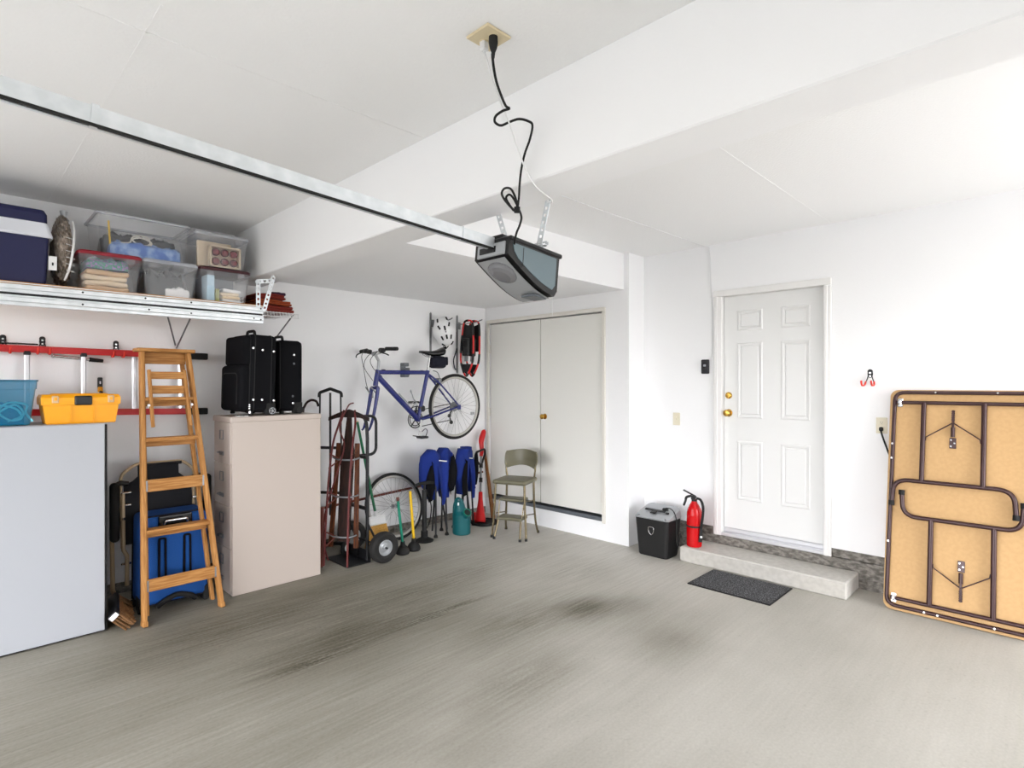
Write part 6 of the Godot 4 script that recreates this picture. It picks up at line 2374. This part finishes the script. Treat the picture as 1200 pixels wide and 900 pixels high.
# ---------------------------------------------------------------- the two ladders
func ladders() -> void:
	var o = thing("red_ladder", "red fibreglass ladder with silver rungs hung sideways on the left wall", "ladder", v(-4.855, 1.54, -0.6))
	off = v(-4.855, 1.54, -0.6)
	var rails = [[1.760, 1.748], [1.355, 1.318]]
	for i in 2:
		var a = v(-4.855, rails[i][0] + 0.006, 0.30)
		var b = v(-4.855, rails[i][1], -1.34)
		var st = mb()
		beam(st, a, b, 0.044, 0.006, Vector3.UP, 0.001)
		beam(st, a + v(0.015, 0.019, 0), b + v(0.015, 0.019, 0), 0.006, 0.028, Vector3.UP, 0.001)
		beam(st, a + v(0.015, -0.019, 0), b + v(0.015, -0.019, 0), 0.006, 0.028, Vector3.UP, 0.001)
		var rl = done("rail", st, "ladder_red", o)
		st = mb()
		beam(st, b + v(0.005, 0, 0.02), b + v(0.005, -0.002, -0.13), 0.050, 0.046, Vector3.UP, 0.006)
		done("end_cap", st, "black_rubber", rl)
	for i in 6:
		var z = 0.21 - 0.297 * i
		var t = (0.30 - z) / 1.64
		var st = mb()
		var y1 = lerpf(1.76, 1.748, t) - 0.018
		var y0 = lerpf(1.355, 1.318, t) + 0.018
		beam(st, v(-4.845, y0, z), v(-4.845, y1, z), 0.028, 0.030, Vector3.BACK, 0.006)
		done("rung", st, "aluminium", o)
		if i == 1 or i == 4:
			continue
		st = mb()
		box(st, v(-4.842, y1 - 0.004, z), v(0.036, 0.026, 0.036), 0.004)
		done("rung_plate", st, "dark_metal", o)
	wall_hook("black double wall hook carrying the red ladder above the teal bin, leftmost", v(-4.92, 1.812, -0.270), PI / 2, true)
	wall_hook("black double wall hook carrying the red ladder between teal bin and yellow toolbox", v(-4.92, 1.812, -0.468), PI / 2, true)
	wall_hook("black double wall hook carrying the red ladder just left of the wooden step ladder", v(-4.92, 1.806, -0.880), PI / 2, true)
	o = thing("tool_hook", "small black wall hook with yellow tip just above the yellow toolbox", "hook", v(-4.92, 1.52, -0.785))
	off = Vector3.ZERO
	var st = mb()
	soft(st, v(0.008, 0.02, 0), v(0.014, 0.075, 0.030), 0.007)
	tube(st, curve([v(0.012, 0.0, 0), v(0.02, -0.04, 0), v(0.05, -0.065, 0), v(0.07, -0.045, 0)]), 0.008, 7)
	done("bracket", st, "black_plastic", o)
	st = mb()
	box(st, v(0.017, 0.02, 0), v(0.004, 0.02, 0.008), 0.001)
	done("slot", st, "white_plastic", o)
	st = mb()
	soft(st, v(0.018, -0.03, 0), v(0.020, 0.04, 0.030), 0.009)
	done("tip", st, "yellow_plastic", o)
	o = thing("chrome_rod", "chrome rod with black grip lying level behind the red ladder's rungs", "rod", v(-4.895, 1.70, -0.64))
	off = v(-4.895, 1.70, -0.64)
	st = mb()
	tube(st, [v(-4.893, 1.722, -0.525), v(-4.893, 1.702, -0.72)], 0.011, 10)
	done("rod", st, "chrome", o)
	st = mb()
	tube(st, [v(-4.893, 1.702, -0.72), v(-4.893, 1.694, -0.80)], [0.016, 0.012], 10)
	done("grip", st, "black_rubber", o)
	st = mb()
	torus(st, along(v(-4.893, 1.722, -0.522), v(0.2, 0.1, 1)), 0.012, 0.006, 14, 6)
	done("collar", st, "chrome", o)
	single("black_strap", "flat black strap lying along the top of the red ladder's upper rail", "strap", v(-4.852, 1.79, -0.30), func(s):
		beam(s, v(-4.852, 1.795, -0.10), v(-4.852, 1.792, -0.44), 0.008, 0.026, Vector3.UP, 0.002), "black_rubber")

	# wooden step ladder leaning folded against the wall ladder
	o = thing("step_ladder", "wooden step ladder leaning folded before the blue suitcase", "ladder", v(-4.20, 0, -1.10))
	off = v(-4.20, 0, -1.10)
	var foot = [v(-4.140, 0.0, -0.890), v(-4.140, 0.0, -1.345)]
	var top = [v(-4.375, 1.745, -0.925), v(-4.375, 1.745, -1.200)]
	var wide = v(0.99, 0.13, 0)
	for i in 2:
		var a: Vector3 = foot[i]
		var b: Vector3 = top[i]
		st = mb()
		beam(st, a + v(0, 0.001, 0), b, 0.062, 0.024, wide, 0.003)
		done("front_rail", st, "ladder_wood", o)
		st = mb()
		beam(st, a.lerp(b, 0.02) + v(-0.075, 0.0, 0.03 * (1 if i else -1)), b + v(-0.07, -0.05, 0.02 * (1 if i else -1)), 0.040, 0.022, wide, 0.003)
		done("rear_rail", st, "ladder_wood", o)
		st = mb()
		beam(st, a + v(0.004, 0.0, 0), a.lerp(b, 0.020) + v(0.004, 0, 0), 0.068, 0.030, wide, 0.004)
		done("foot", st, "ladder_wood", o)
	# treads: 0 and 2 stand as boards, 1 and 3 lie flat
	var hs = [0.245, 0.577, 0.868, 1.163, 1.43]
	for i in 5:
		var t: float = hs[i] / 1.745
		var a: Vector3 = foot[0].lerp(top[0], t)
		var b: Vector3 = foot[1].lerp(top[1], t)
		st = mb()
		if i == 0 or i == 2:
			beam(st, a + v(0.016, 0, -0.010), b + v(0.016, 0, 0.010), 0.078, 0.020, Vector3.UP, 0.003)
			done("cross_board", st, "tread_wood", o)
		else:
			beam(st, a + v(-0.012, 0, -0.010), b + v(-0.012, 0, 0.010), 0.024, 0.085, Vector3.UP, 0.004)
			beam(st, a + v(-0.045, -0.030, -0.010), b + v(-0.045, -0.030, 0.010), 0.040, 0.018, Vector3.UP, 0.002)
			done("tread", st, "tread_wood", o)
		if i == 0 or i == 2:
			for p in [a + v(0.028, 0.0, -0.016), b + v(0.028, 0.0, 0.016)]:
				st = mb()
				box(st, p, v(0.002, 0.070, 0.010), 0.0005)
				done("bracket", st, "steel_grey", o)
	st = mb()
	beam(st, v(-4.39, 1.757, -0.890), v(-4.39, 1.757, -1.235), 0.024, 0.135, Vector3.UP, 0.004)
	done("top_cap", st, "tread_wood", o)
	st = mb()
	beam(st, v(-4.415, 1.705, -0.935), v(-4.415, 1.705, -1.195), 0.078, 0.018, Vector3.UP, 0.002)
	done("apron_board", st, "tread_wood", o)
	# pail shelf swung down between the rails
	var sl = [v(-4.325, 1.625, -0.955), v(-4.325, 1.625, -1.165)]
	var sb = [v(-4.275, 1.245, -0.968), v(-4.275, 1.245, -1.192)]
	st = mb()
	for i in 2:
		beam(st, sl[i], sb[i], 0.022, 0.020, wide, 0.003)
		var ps = done("pail_shelf_arm", st, "ladder_wood", o)
		st = mb()
		lathe(st, along(sl[i].lerp(sb[i], 0.62) + v(0.014, 0, 0.018 * (1 if i == 0 else -1)), Vector3.RIGHT), [[0.0, 0.0], [0.010, 0.0], [0.008, 0.004], [0.0, 0.005]], 10)
		done("pivot", st, "aluminium", ps)
		st = mb()
	for q in [[1.588, 0.050], [1.492, 0.055]]:
		st = mb()
		beam(st, v(-4.325, q[0], -0.963), v(-4.325, q[0], -1.165), q[1], 0.016, Vector3.UP, 0.003)
		done("pail_shelf_slat", st, "tread_wood", o)
